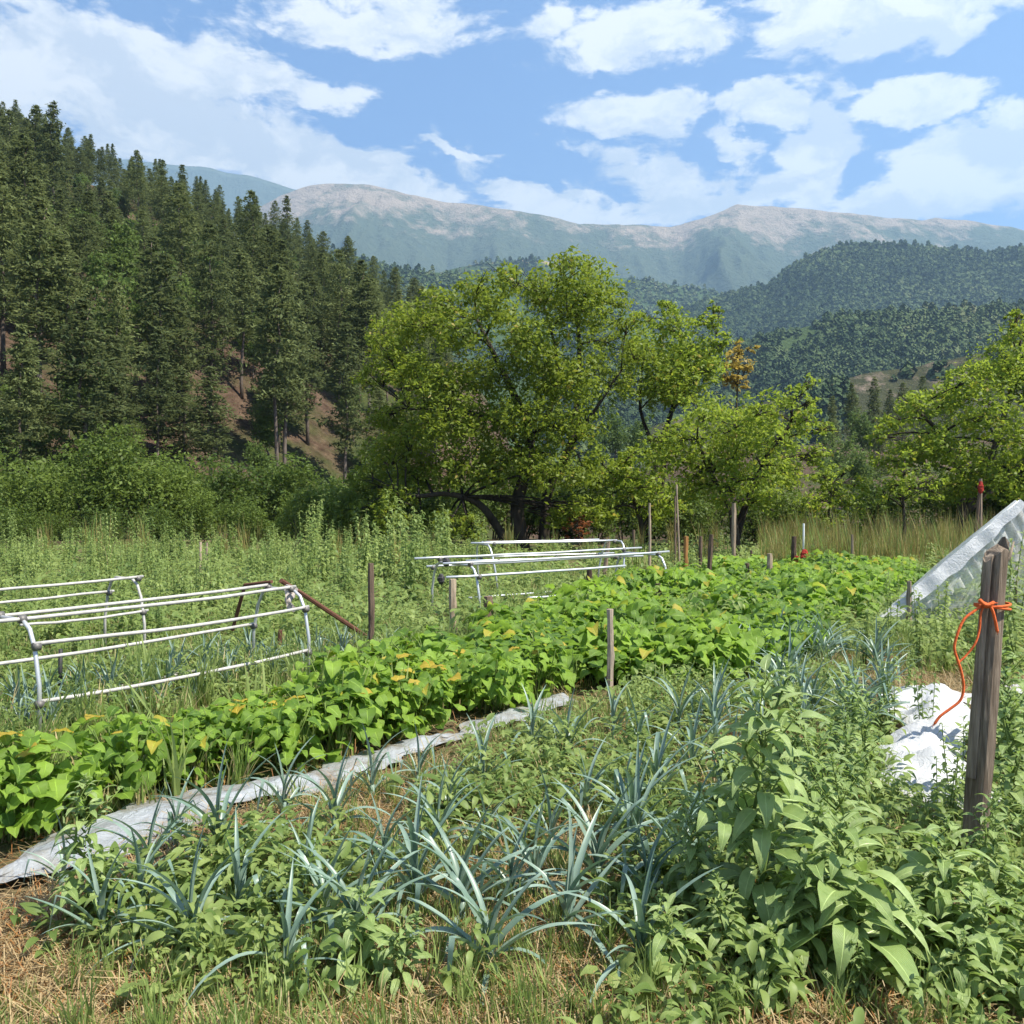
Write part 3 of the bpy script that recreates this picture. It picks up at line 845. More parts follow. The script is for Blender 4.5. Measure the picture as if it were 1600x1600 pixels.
clump_tree('slender_tree', 'taller yellow-green tree with open forked branches beside the broad tree', 'tree', 1010, 31, 0,
           [(1010,545,40),(1050,512,34),(1078,560,44),(1112,505,20),(1122,540,24),(1030,610,42),(1070,610,36),(1000,500,22),(1040,480,16),(1112,480,9),(990,600,30),(1110,580,26),(1050,570,40)],
           M['yellow_leaf'], .17, 2.7, [([(1010,850,0),(1012,790,0),(1030,700,0),(1050,640,.2),(1062,570,.2),(1060,510,.2)], .17, .03),
                                    ([(1028,710,0),(1000,640,-.2),(1005,560,-.2)], .09, .02), ([(1050,640,.2),(1090,590,.1),(1118,530,0)], .08, .02)], depth=1.6, rs_seed=8, trunk_r=.15)
clump_tree('gold_tree', 'small golden leaved treetop showing between two yellow-green trees', 'tree', 1150, 34, 0,
           [(1155,545,15),(1142,565,18),(1165,575,16),(1150,600,18),(1172,545,9),(1135,590,14)], M['gold_leaf'], .17, 2.2,
           [([(1150,850,0),(1152,760,0),(1150,660,0),(1153,560,0)], .1, .02)], depth=.6, rs_seed=9, trunk_r=.08)
clump_tree('plum_tree', 'spreading yellow-green plum tree with low dark stems beyond the stakes', 'tree', 1150, 23, 0,
           [(1060,690,44),(1100,645,40),(1150,665,48),(1195,640,38),(1235,622,24),(1255,602,16),(1262,655,28),(1222,685,38),(1290,672,16),(1160,710,52),(1110,718,44),(1082,748,38),(1190,748,40),(1232,738,34),(1040,722,32),(1275,715,24),(1140,770,36),(1190,785,26),(1265,632,12),(1010,690,18)],
           M['yellow_leaf'], .12, 4.0, [([(1150,880,0),(1148,830,0),(1140,790,0),(1110,740,-.2),(1090,690,-.3)], .15, .04), ([(1148,850,.1),(1165,790,.2),(1190,730,.2),(1235,660,.2)], .12, .03),
                                     ([(1146,820,0),(1145,740,.3),(1150,670,.3)], .10, .03)], depth=2.0, rs_seed=12, trunk_r=.14)
clump_tree('plum_tree', 'low yellow-green tree filling the gap between the broad tree and the plum tree', 'tree', 1000, 27, 0,
           [(935,722,26),(962,745,34),(1005,760,38),(1020,720,28),(985,715,22),(960,790,28),(1020,800,30),(1050,790,30),(1030,690,16),(925,755,20)],
           M['yellow_leaf'], .15, 3.0, [([(1000,872,0),(1003,825,0),(985,770,0),(955,740,0)], .13, .03), ([(1003,830,0),(1030,780,.1),(1040,730,.1)], .10, .03)], depth=1.4, rs_seed=14, trunk_r=.12)
clump_tree('plum_tree', 'large spreading green tree rising over the white net tent', 'tree', 1500, 27, 0,
           [(1595,520,30),(1560,565,44),(1520,598,40),(1480,622,34),(1430,640,34),(1390,662,28),(1605,595,54),(1545,650,54),(1472,688,46),(1425,708,40),(1610,690,54),(1530,722,50),(1580,755,40),(1368,685,16),(1385,720,26),(1660,560,60),(1680,640,60),(1700,720,60),(1650,780,45),(1500,765,34),(1585,490,14)],
           M['yellow_leaf'], .15, 3.2, [([(1500,880,0),(1502,800,0),(1500,740,0),(1470,680,-.2),(1430,640,-.3)], .17, .04), ([(1502,810,.1),(1540,740,.2),(1570,640,.2),(1590,560,.2)], .15, .03),
                                     ([(1510,800,.1),(1580,740,.2),(1650,660,.2)], .12, .03)], depth=2.4, rs_seed=15, trunk_r=.14)
clump_tree('young_tree', 'slight young tree with a thin straight trunk at the garden end', 'tree', 1412, 22, 0,
           [(1412,742,24),(1395,760,26),(1432,760,26),(1450,740,16),(1378,778,18),(1415,715,16),(1460,770,14),(1412,775,24)], M['yellow_leaf'], .12, 2.3,
           [([(1412,880,0),(1413,820,0),(1411,770,0),(1413,720,0)], .05, .015)], depth=.9, rs_seed=18, trunk_r=.04)
clump_tree('young_tree', 'pale bushy young tree beyond the white pole', 'tree', 1290, 27, 0,
           [(1285,742,24),(1305,770,28),(1330,790,28),(1270,785,26),(1300,810,26),(1345,760,18),(1250,800,22),(1345,825,24),(1320,740,14)], M['yellow_leaf'], .14, 2.6,
           [([(1290,870,0),(1293,820,0),(1300,760,0)], .06, .02)], depth=1.2, rs_seed=19, trunk_r=.05)
clump_tree('copper_bush', 'copper brown bush glowing under the broad tree', 'bush', 905, 25, 0,
           [(898,812,15),(915,822,14),(890,828,13),(908,838,12)], M['copper_leaf'], .10, 3.5, [([(905,862,0),(905,840,0),(902,815,0)], .03, .01)], depth=.4, rs_seed=20, trunk_r=.02)
# hedge bushes along the garden end
for px, d, s, lab in ((480,28,.55,'dark rounded bush behind the weeds'),(770,34,.7,'bush right behind the arching limb'),(815,35,.75,'bush right behind the forked trunk'),(860,35,.75,'bush filling the gap beside the second stem'),(900,34,.7,'bush behind the copper bush'),(720,37,.8,'bush farther behind the arching limb'),(1020,35,.7,'bush behind the slender tree stem'),(640,35,.75,'bush at the edge of the thicket under the broad tree'),(580,36,.8,'bush where the thicket meets the broad tree'),(540,27,.6,'bush in front of the broad tree\'s lowest boughs'),(610,29,.6,'bush under the broad tree\'s outer boughs'),(680,30,.55,'low bush below the arching limb'),
                      (735,31,.5,'low bush seen below the arching limb, close to the trunk'),(930,30,.6,'dark bush just past the forked trunk'),(975,31,.6,'dark bush beside the copper bush'),
                      (1060,30,.6,'bush behind the two thin tall poles'),(1110,32,.6,'dark bush behind the plum tree stems'),(1190,30,.55,'dark bush between plum tree and red cloth'),(1235,31,.55,'bush behind the red cloth'),
                      (1480,31,.7,'dark bush behind the pole with a rag'),(1550,29,.8,'dark bush behind the net tent'),(1620,28,.9,'dark bush past the tip of the net tent'),(1380,33,.7,'bush behind the thin trunk')):
    x = (px - 800) / F * d
    bush(x, d, T(x, d) - .3, s, (px // 10) % 4, lab, group='bushes along the garden end')
# dark trees in the dip behind the orchard
k_ = 0
for px, v, d, kind, s in ((1330,600,120,'pine_tree',.8),(1365,590,125,'pine_tree',.9),(1300,620,118,'pine_tree',.75),(1390,610,130,'pine_tree',.8),(1345,640,105,'broadleaf_tree',1.0),(1290,660,100,'broadleaf_tree',.9),
                          (1320,680,90,'broadleaf_tree',.9),(1375,660,95,'pine_tree',.7),(1180,650,110,'broadleaf_tree',.9),(960,640,110,'broadleaf_tree',.9),(1000,650,105,'broadleaf_tree',.9),(1340,700,80,'broadleaf_tree',.8),
                          (1300,715,75,'broadleaf_tree',.7),(1230,650,115,'pine_tree',.8),(1410,600,135,'pine_tree',.9),(1440,590,140,'pine_tree',.9),(1200,680,95,'broadleaf_tree',.9),(930,680,95,'broadleaf_tree',.9),(1480,580,140,'pine_tree',.9)):
    idx = (px // 10) % (6 if kind == 'pine_tree' else 4)
    hh = (PINES if kind == 'pine_tree' else BROADS)[idx][2] * s
    p = P(px, v, d)
    where = ['in the dip behind the orchard', 'down in the dip below the rocky slope'][v > 630]
    make_tree(kind, idx, f"{'dark pine' if kind == 'pine_tree' else 'dull green tree'} {where} {'past the plum tree' if px > 1270 else 'behind the plum tree' if px > 1100 else 'between broad and slender trees'}", 'pine' if kind == 'pine_tree' else 'tree', 'trees in the dip behind the orchard', (p.x, p.y, p.z - hh), px, (s, s))

# far woods (one mass each)
def farmat():
    m, nt = newmat('far_leaf'); g = nt.nodes.new('ShaderNodeNewGeometry'); p = g.outputs['Position']
    n1 = noise(nt, p, .0035, 6, .65, .4); n2 = noise(nt, p, .05, 4, .7); oi = nt.nodes.new('ShaderNodeObjectInfo')
    f = math_n(nt, 'ADD', math_n(nt, 'MULTIPLY', n1, 1.1), math_n(nt, 'MULTIPLY', n2, .35))
    f = math_n(nt, 'ADD', f, math_n(nt, 'MULTIPLY', math_n(nt, 'SUBTRACT', oi.outputs['Random'], .5), .22))
    c = ramp(nt, f, [(.45, (.018, .036, .018)), (.68, (.05, .08, .03)), (.85, (.10, .135, .05)), (1.0, (.16, .16, .075))])
    b = nd(nt, 'ShaderNodeBsdfPrincipled', i_Roughness=.8); b.inputs['Specular IOR Level'].default_value = .1; nt.links.new(c, b.inputs['Base Color'])
    out(nt, b.outputs[0]); return m
M['far_leaf'] = farmat()
def blobtree(seed, con=False):
    rs = np.random.RandomState(seed); n = 26
    C = []; N = []
    for i in range(n):
        f = rs.rand(); r = (1 - f) * .5 + .1 if con else math.sin(math.pi * (f * .8 + .15)) * .5
        a = rs.rand() * 6.28
        C.append((math.cos(a) * r, math.sin(a) * r, f * (1.7 if con else 1.1))); N.append((math.cos(a), math.sin(a), .8))
    V, Fq = leafquads(np.array(C), np.array(N), .85, .8, .1, rs)
    return fastmesh('far_crown', V, Fq, M['far_leaf'])
far_src = src_collection('far_tree_source', [blobtree(60), blobtree(61), blobtree(62, True), blobtree(63)])
def far_wood(name, V, n, size, label, thr=.45, fs=90.0, seed=1, vlim=(-200, 1800)):
    rs = np.random.RandomState(seed)
    ny, nx, _ = V.shape
    i = rs.rand(n * 3) * (ny - 1.01); j = rs.rand(n * 3) * (nx - 1.01)
    ii = i.astype(int); jj = j.astype(int); fi = (i - ii)[:, None]; fj = (j - jj)[:, None]
    p = (V[ii, jj] * (1 - fi) + V[ii + 1, jj] * fi) * (1 - fj) + (V[ii, jj + 1] * (1 - fi) + V[ii + 1, jj + 1] * fi) * fj
    px = 800 + F * p[:, 0] / p[:, 1]; pv = HOR + F * (EYE - p[:, 2]) / p[:, 1]
    dn = fbm(p[:, 0] / fs + seed, p[:, 1] / fs, 4)
    ok = (px > vlim[0]) & (px < vlim[1]) & (dn + (rs.rand(len(p)) - .5) * .10 > thr) & (pv < 760)
    p = p[ok][:n]; m_ = len(p)
    scatter(name, p, size * (.45 + 1.15 * rs.rand(m_) ** 1.6), rs.rand(m_) * 6.28, far_src, label=label, cat='woodland')
far_wood('hill_wood', Vc, 75000, 4.8, 'dark woodland covering the big rounded hill below the mountain', .22, 120, 2, (850, 1750))
far_wood('near_hill_wood', Vd, 42000, 3.6, 'green woodland with clearings on the lower hill', .27, 60, 3, (850, 1750))
far_wood('rocky_slope_scrub', Ve, 6000, 3.6, 'scrub and small trees dotted over the rocky slope', .53, 30, 4, (850, 1750))
far_wood('valley_wood', Vb, 16000, 4.5, 'woodland on the low hill behind the broad tree', .42, 100, 5, (450, 1100))
far_wood('far_valley_wood', Vs, 20000, 6.0, 'distant woodland around the sandy hilltop', .44, 160, 6, (550, 1300))

# ------------------------------------------------------------------ leaves for the garden
def leafgrid(L, Wd, prof, nseg=6, cup=.25, droop=.6, wave=0.0, seed=0):
    """a leaf along +X with its base at the origin; 2 cells across so the midrib folds"""
    rs = np.random.RandomState(seed)
    V = []; UV = []; Fq = []
    x = 0; z = 0; ang = .25
    ds = L / nseg
    for i in range(nseg + 1):
        f = i / nseg; w = Wd * .5 * prof(f)
        wz = cup * w + wave * math.sin(f * 14 + seed)*Wd
        V += [(x, -w, z + wz), (x, 0, z), (x, w, z + cup * w - wave * math.sin(f * 13 + seed) * Wd)]
        UV += [(0, f), (.5, f), (1, f)]
        ang -= droop / nseg * (1 + .3 * rs.randn() * .3)
        x += math.cos(ang) * ds; z += math.sin(ang) * ds
    for i in range(nseg):
        b = i * 3
        Fq += [(b, b + 3, b + 4, b + 1), (b + 1, b + 4, b + 5, b + 2)]
    return np.array(V), np.array(Fq), np.array(UV)
lanceo = lambda f: max(.02, math.sin(math.pi * min(1, f ** .75)) ** .9 * (1 - .25 * f))
heart = lambda f: max(.02, (math.sin(math.pi * min(1, f ** .58)) ** .75))
strap = lambda f: (.75 + .25 * min(1, f * 4)) * (1 - f ** 3.0) + .02
def xf(V, az, pitch, roll, sc, loc):
    m = Matrix.Translation(loc) @ Euler((0, 0, az)).to_matrix().to_4x4() @ Euler((0, -pitch, 0)).to_matrix().to_4x4() @ Euler((roll, 0, 0)).to_matrix().to_4x4() @ Matrix.Scale(sc, 4)
    A = np.array(m)
    return V @ A[:3, :3].T + A[:3, 3]
def leaf_mats(az, pitch, roll, sc, loc):
    return Matrix.Translation(loc) @ Euler((0, 0, az)).to_matrix().to_4x4() @ Euler((0, -pitch, 0)).to_matrix().to_4x4() @ Euler((roll, 0, 0)).to_matrix().to_4x4() @ Matrix.Scale(sc, 4)

class Joined:
    def __init__(s): s.V = []; s.F = []; s.U = []; s.n = 0
    def add(s, g, *tr):
        V, Fq, U = g; s.V.append(xf(V, *tr)); s.F.append(Fq + s.n); s.U.append(U); s.n += len(V)
    def mesh(s, name, mat): return fastmesh(name, np.concatenate(s.V), np.concatenate(s.F), mat, np.concatenate(s.U), smooth=True)

# amaranth
AL = [leafgrid(1, w_, lanceo, 8, .35, dr_, .025, i) for i, (w_, dr_) in enumerate(((.42, 1.1), (.38, 1.5), (.46, .8), (.40, 1.9)))]
AM = [fastmesh('leaf', g[0], g[1], M['amar'], g[2], smooth=True) for g in AL]
def make_amaranth(seed, h, nl, big=.17, single=60):
    rnd = random.Random(seed)
    t = empty('amaranth_plant')
    m = MB(); pts = [(rnd.uniform(-.01, .01) * i, rnd.uniform(-.01, .01) * i, h * i / 8) for i in range(9)]
    m.tube(pts, lerp_r(.011, .004, 9), 7)
    m.obj('stem', M['stem'], t)
    items = []
    for i in range(nl):
        f = (i + .5) / nl
        z = h * (.10 + .90 * f ** .9); az = i * 2.399 + rnd.uniform(-.3, .3)
        L = big * (1.0 - .62 * f ** 1.8) * rnd.uniform(.75, 1.15)
        pitch = -.15 + .75 * f ** 1.5 + rnd.uniform(-.25, .25)
        pet = L * .35
        items.append((z, az, L, pitch, pet, rnd.uniform(-.3, .3)))
    # side shoots
    for b in range(int(nl / 5)):
        z0 = h * rnd.uniform(.15, .75); az = rnd.uniform(0, 6.28); bl = h * rnd.uniform(.12, .25)
        p0 = Vector((0, 0, z0)); p1 = p0 + Vector((math.cos(az) * bl, math.sin(az) * bl, bl * 1.0))
        mm = MB(); mm.tube([p0, p0.lerp(p1, .5) + Vector((0, 0, -.01)), p1], [.005, .004, .002], 5); mm.obj('shoot', M['stem'], t)
        for q in range(5):
            p = p0.lerp(p1, .35 + .65 * q / 4)
            items.append((None, az + q * 2.4, big * .55 * rnd.uniform(.7, 1.1), rnd.uniform(-.1, .6), .02, rnd.uniform(-.4, .4), p))
    items.sort(key=lambda q: -q[2])
    J = Joined(); nj = 0
    pm = MB()
    for k2, it in enumerate(items):
        z, az, L, pitch, pet, roll = it[:6]
        base = it[6] if len(it) > 6 else Vector((0, 0, z))
        e = base + Vector((math.cos(az) * math.cos(pitch + .3), math.sin(az) * math.cos(pitch + .3), math.sin(pitch + .3))) * pet
        pm.tube([base, e], [.003, .0022], 4, cap=False)
        if k2 < single:
            o = link('leaf', AM[k2 % 4], t); o.matrix_local = leaf_mats(az, pitch, roll, L, e)
        else:
            J.add(AL[k2 % 4], az, pitch, roll, L, e); nj += 1
    for q in range(14):      # growing tip
        J.add(AL[q % 4], q * 2.4, .5 + .06 * q, 0, .06 - .0025 * q, Vector((pts[-1][0], pts[-1][1], h + .004 * q)))
    o = link('young_foliage', J.mesh('young_foliage', M['amar']), t)
    pm.obj('leaf_stalk', M['stem'], t)['kind'] = 'stuff'
    return t
AMAR = [make_amaranth(1, 1.0, 60, .24), make_amaranth(2, .62, 36, .29), make_amaranth(3, .8, 54, .18), make_amaranth(4, .5, 36, .17), make_amaranth(5, .95, 62, .15)]
am_used = [False] * 5
def amar(px, d, top_v, idx, label, h=None):
    x = (px - 800) / F * d
    base_h = [1.04, .66, .84, .54, .99][idx]
    ztop = EYE - (top_v - HOR) / F * d
    s = max(.3, ztop / base_h)
    if not am_used[idx]: o = AMAR[idx]; am_used[idx] = True
    else: o = copy_tree(AMAR[idx])
    z = T(x, d)
    o.location = (x, d, z - .01); o.scale = (min(s, 1.4), min(s, 1.4), s); o.rotation_euler = (random.uniform(-.06, .06), random.uniform(-.06, .06), random.uniform(0, 6.28))
    tag(o, label, 'amaranth', 'amaranth plants around the thick post')
    return o
for px, d, tv, idx, lab in (
    (1192,3.0,1040,0,'tallest amaranth, big pale leaves hanging on a straight stem at the leek patch edge'),
    (1330,2.75,1265,1,'broad-leaved amaranth with large drooping leaves below the thick post'),
    (1090,3.1,1230,2,'amaranth leaning over the leeks beside the tallest one'),
    (1265,3.4,1130,2,'slim amaranth just behind the tallest one'),
    (1325,3.5,1130,4,'amaranth with small leaves in front of the bright fleece'),
    (1350,4.2,1075,4,'amaranth at the near corner of the bright fleece'),
    (1470,2.9,1290,1,'amaranth crossing the foot of the thick post'),
    (1560,3.1,1240,2,'amaranth on the outer side of the thick post foot'),
    (1590,3.9,1040,4,'tall dark amaranth standing behind the thick post'),
    (1575,5.0,1000,0,'amaranth half hidden behind the thick post at rope height'),
    (1255,2.75,1340,3,'small amaranth under the tallest one'),
    (1140,2.8,1380,3,'small pale amaranth growing at the tallest plant\'s foot'),
    (1050,2.75,1400,1,'low amaranth with wide leaves at the leek bed edge'),
    (1410,2.7,1400,3,'low amaranth right under the broad-leaved plant'),
    (1540,2.7,1390,1,'low wide-leaved amaranth in the weedy corner'),
    (1310,3.1,1180,4,'narrow amaranth between tallest and broad-leaved plants'),
    (1230,4.1,1075,2,'amaranth partly hidden behind the tallest one'),
    (1330,4.7,1040,2,'amaranth among far leeks before the fleece'),
    (130,3.1,1210,2,'lone amaranth growing through the mulch sheet edge'),
    (40,4.15,1215,1,'amaranth with wide leaves in the corner of the bean bed'),
    (560,2.75,1385,1,'pale amaranth seedling alone among the drooping leeks'),
    (620,2.65,1430,3,'small amaranth seedling next to the pale one'),
    (1140,4.0,1150,3,'small amaranth behind the leaning amaranth'),
    (1200,2.65,1440,1,'amaranth at the very base of the picture under the tallest stem'),
    (1350,2.6,1480,2,'amaranth low in front of the broad-leaved plant'),
    (1500,2.6,1450,1,'amaranth in front of the post foot, flat wide leaves')):
    amar(px, d, tv, idx, lab)

# leeks
LG = []
for i, (dr, ln) in enumerate(((.9, 1), (1.6, 1), (2.4, 1), (.4, 1), (3.0, 1), (1.2, 1))):
    V, Fq, U = leafgrid(ln, .056, strap, 12, .8, dr, .01, i)
    LG.append((V, Fq, U))
# kinked leaf: straight, then folded over
def kinked(seed):
    V = []; Fq = []; U = []
    n = 12; x = 0; z = 0; ang = .1; rs = np.random.RandomState(seed); kk = 6 + seed % 3
    for i in range(n + 1):
        f = i / n; w = .028 * strap(f)
        V += [(x, -w, z + .7 * w * (i < kk)), (x, 0, z), (x, w, z + .7 * w * (i < kk))]; U += [(0, f), (.5, f), (1, f)]
        if i == kk: ang -= 1.9
        ang -= .06
        x += math.cos(ang) / n; z += math.sin(ang) / n
    for i in range(n):
        b = i * 3; Fq += [(b, b + 3, b + 4, b + 1), (b + 1, b + 4, b + 5, b + 2)]
    return np.array(V), np.array(Fq), np.array(U)
LG += [kinked(1), kinked(2)]
LM = [fastmesh('leaf', g[0], g[1], M['leek'], g[2], smooth=True) for g in LG]
def make_leek(seed, n=10, L=.46, spread=.9):
    rnd = random.Random(seed); t = empty('leek_plant')
    m = MB(); m.tube([(0, 0, -.03), (0, 0, .06), (.004, 0, .13)], [.020, .018, .014], 8); m.obj('shaft', M['leek'], t)
    for i in range(n):
        side = 1 if i % 2 else -1
        az = (0 if side > 0 else math.pi) + rnd.gauss(0, .75)
        f = i / n
        pitch = math.radians(42 + 42 * f) + rnd.uniform(-.2, .12)
        k2 = rnd.choice([0, 1, 1, 2, 3, 5, 6, 7, 4] if f < .7 else [0, 3, 3, 5])
        o = link('leaf', LM[k2], t)
        o.matrix_local = leaf_mats(az, pitch * (1.0 if spread < 1.2 else .9), rnd.uniform(-.3, .3), L * rnd.uniform(.75, 1.2) * (1 - .2 * abs(f - .5)), Vector((0, 0, .05 + .09 * f)))
    return t
LEEK = [make_leek(i, n, L) for i, (n, L) in enumerate(((14, .5), (12, .44), (16, .55), (10, .40), (13, .48)))]
lk_used = [False] * 5; LKS = .82
def leek(x, y, idx, s, rz, label, group):
    if not lk_used[idx]: o = LEEK[idx]; lk_used[idx] = True
    else: o = copy_tree(LEEK[idx])
    s *= LKS; o.location = (x, y, T(x, y)); o.scale = (s, s, s * random.uniform(.9, 1.1)); o.rotation_euler = (random.uniform(-.1, .1), random.uniform(-.1, .1), rz)
    tag(o, label, 'leek', group)
NL = [(230,1400,0,1.0,'leek at the open lower end of the straw, above the lone amaranth'),(160,1490,1,.95,'leek below the lone amaranth'),(600,1385,1,1.0,'leek just behind the pale amaranth seedling'),(500,1470,2,.95,'full leek on the straw under the low leek'),(690,1345,0,.95,'leek between straw and the arching leek'),(840,1425,0,1.05,'leek leaning into the bushiest one'),(1060,1400,2,1.0,'leek squeezed between the bushiest leek and the amaranths'),(270,1350,1,.85,'thin leek close to the sheet under the near hoop'),(90,1400,3,.9,'small leek touching the mulch sheet corner'),(915,1290,1,1.0,'leek behind the bushiest one, leaves folded over'),(1000,1360,2,1.0,'leek crossing leaves with the bushiest one'),(1130,1320,0,1.0,'leek under the leaning amaranth'),(700,1290,1,.9,'leek at the open middle of the straw'),
      (930,1400,2,1.15,'bushiest leek with long folded leaves in the middle of the leek patch'),(985,1330,0,1.1,'upright leek right behind the bushiest one'),(650,1440,0,1.1,'leek with stiff upright leaf beside the pale amaranth seedling'),
      (720,1460,2,1.15,'leek with a long leaf arching to the ground, near the patch edge'),(800,1440,1,1.05,'leek between the arching leek and the bushiest one'),(860,1350,3,1.0,'small leek with two pale upright leaves'),
      (1030,1270,2,1.1,'leek with a fan of upright pale leaves by the amaranths'),(1080,1230,0,1.0,'leek behind the fan-shaped one'),(1120,1180,1,1.1,'leek next to the far tip of the mulch sheet'),
      (1060,1150,0,1.1,'leek with tall blue-white leaves beside the grey stake'),(1000,1190,3,1.1,'dark leek in the shade of the tall blue-white one'),(960,1160,1,1.0,'leek nearest the grey stake'),
      (370,1460,1,1.05,'dark leek with two drooping leaves on the straw'),(345,1370,0,1.1,'thin upright leek in front of the mulch sheet'),(215,1450,3,1.0,'dark blue leek near the lone amaranth'),
      (520,1320,0,1.0,'upright leek standing where the straw begins'),(440,1290,1,1.0,'leaning leek at the near side of the mulch sheet'),
      (580,1260,3,1.05,'leek beside the middle stretch of the mulch sheet'),(755,1240,1,1.05,'leek beside the sheet\'s last visible stretch'),(650,1240,3,.9,'small dark leek on the straw mulch'),
      (830,1180,1,1.0,'pair-leaved leek at the bean bed corner'),(890,1200,0,1.0,'leek leaning over the straw behind the small pale one'),(760,1340,3,.9,'sparse leek in the middle of the straw'),
      (1150,1260,0,1.0,'leek hidden behind the leaning amaranth'),(480,1400,3,.9,'low leek in the open straw'),(1010,1440,1,1.1,'leek touching the low wide-leaved amaranth'),(880,1480,0,1.1,'leek at the lower edge under the bushiest one'),
      (560,1500,2,1.0,'leek below the pale seedling'),(300,1520,0,1.0,'leek at the lower edge below the straw'),(760,1540,2,1.05,'leek at the lower edge with wide arching leaves'),(1000,1540,0,1.0,'leek at the lower edge beneath the amaranths'),
(440,1560,1,1.0,'leek at the lower edge on bare straw')]
for px, v, idx, s, lab in NL:
    g = G(px, v); leek(g.x, g.y, idx, s, random.uniform(-.5, .5) + random.choice([0, 0, 1.2]), lab, 'leeks in the straw mulch')
# two further leek patches
rl = random.Random(9)
for a in range(60):
    px = rl.uniform(1110, 1400); v = rl.uniform(985, 1130)
    g = G(px, v + 40)
    li_ = rl.randrange(5)
    if a < 34: leek(g.x, g.y, li_, rl.uniform(.95, 1.2), rl.uniform(0, 6.28), f'{["spreading", "slimmer", "bushy", "small", "upright"][li_]} leek in the far patch, {"next to the net tent" if px > 1340 else "before the net tent" if px > 1280 else "beyond the tallest amaranth" if px > 1220 else "beyond the leaning amaranth" if px > 1160 else "beyond the mulch sheet"}, {"far" if v < 1030 else "near" if v > 1080 else "middle"} row', 'leeks in the far patch')
AX = Vector((.568, .823, 0)); WX = Vector((-.823, .568, 0))
for s_ in range(16):
    for k2 in range(3):
        p = Vector((-3.0, 5.9, 0)) + AX * (s_ * .27 + rl.uniform(-.05, .05) - .9) + WX * (.12 + k2 * .32 + rl.uniform(-.05, .05))
        leek(p.x, p.y, rl.choice([0, 3, 4]), rl.uniform(.7, .95), rl.uniform(0, 6.28), f'slim leek growing under the long tube frame {["before the near hoop", "at the near hoop", "just past the near hoop", "by the black stake", "past the black stake", "towards the middle", "at the middle", "past the middle", "towards the far hoop", "at the far hoop", "past the far hoop"][min(10, int(s_ * .69))]}, {"outer" if k2 == 0 else "middle" if k2 == 1 else "back"} row', 'leeks under the long tube frame')

# beans: heart-shaped leaves
BL = [leafgrid(1, w_, heart, 7, c_, d_, .055, i) for i, (w_, c_, d_) in enumerate(((.84, .30, 1.1), (.92, .12, .7), (.78, .45, 1.4), (.88, -.15, 1.0)))]
BMs = [fastmesh('leaf', g[0], g[1], M['bean'], g[2], smooth=True) for g in BL]
BMy = [fastmesh('leaf', g[0], g[1], M['beany'], g[2], smooth=True) for g in BL[:2]]
def make_bean(seed, single, h=.44, r=.25, n=100, size=.096, yellow=0):
    rnd = random.Random(seed); t = empty('bean_plant')
    m = MB()
    for q in range(5):
        a = rnd.uniform(0, 6.28); m.tube(bez((0, 0, 0), (math.cos(a) * r * .7, math.sin(a) * r * .7, h * .85), 0, 4, .04), lerp_r(.006, .003, 5), 5)
    m.obj('stem', M['stem'], t)
    J = Joined(); its = []
    for i in range(n):
        a = rnd.uniform(0, 6.28); u = rnd.random() ** .5
        z = h * (1 - .75 * (rnd.random() ** 1.4)) * (1 - .25 * u)
        its.append((z + .0 * u, a, u * r, rnd.uniform(.65, 1.2) * size))
    its.sort(key=lambda q: -(q[0] + q[2] * .3))
    for k2, (z, a, rr_, L) in enumerate(its):
        az = a + rnd.uniform(-1.2, 1.2); pitch = rnd.uniform(-.75, .35); roll = rnd.uniform(-.5, .5)
        loc = Vector((math.cos(a) * rr_ - math.cos(az) * L * .4, math.sin(a) * rr_ - math.sin(az) * L * .4, z))
        if k2 < single:
            o = link('leaf', (BMy[k2 % 2] if k2 in (3, 9, 13) and yellow else BMs[k2 % 4]), t); o.matrix_local = leaf_mats(az, pitch, roll, L, loc)
        else: J.add(BL[k2 % 4], az, pitch, roll, L, loc)
    link('foliage', J.mesh('foliage', M['bean']), t)
    return t
BN = [make_bean(i, 16, yellow=(i in (1, 2))) for i in range(5)]
BF = [make_bean(20 + i, 0, .42, .34, 90, .13) for i in range(4)]
used = set()
def bean(x, y, near_, label, s, group='bean plants in the leafy bed'):
    src = BN if near_ else BF
    i = random.randrange(len(src)); key = (near_, i)
    if key not in used: o = src[i]; used.add(key)
    else: o = copy_tree(src[i])
    o.location = (x, y, T(x, y)); o.rotation_euler = (0, 0, random.uniform(0, 6.28)); o.scale = (s, s, s * random.uniform(.85, 1.2))
    tag(o, label, 'bean plant', group)
POLYB = [(-80,1150),(-80,1235),(0,1212),(150,1180),(300,1150),(430,1120),(600,1088),(830,1040),(870,1015),(960,1020),(1100,1020),(1240,985),(1340,925),(1470,885),(1300,868),(1150,885),(1000,900),(900,925),(760,965),(620,1010),(480,1045),(400,1075),(200,1120),(120,1160)]
ORD = ['first', 'second', 'third', 'fourth', 'fifth', 'sixth', 'seventh', 'eighth', 'ninth', 'tenth', 'eleventh', 'twelfth']
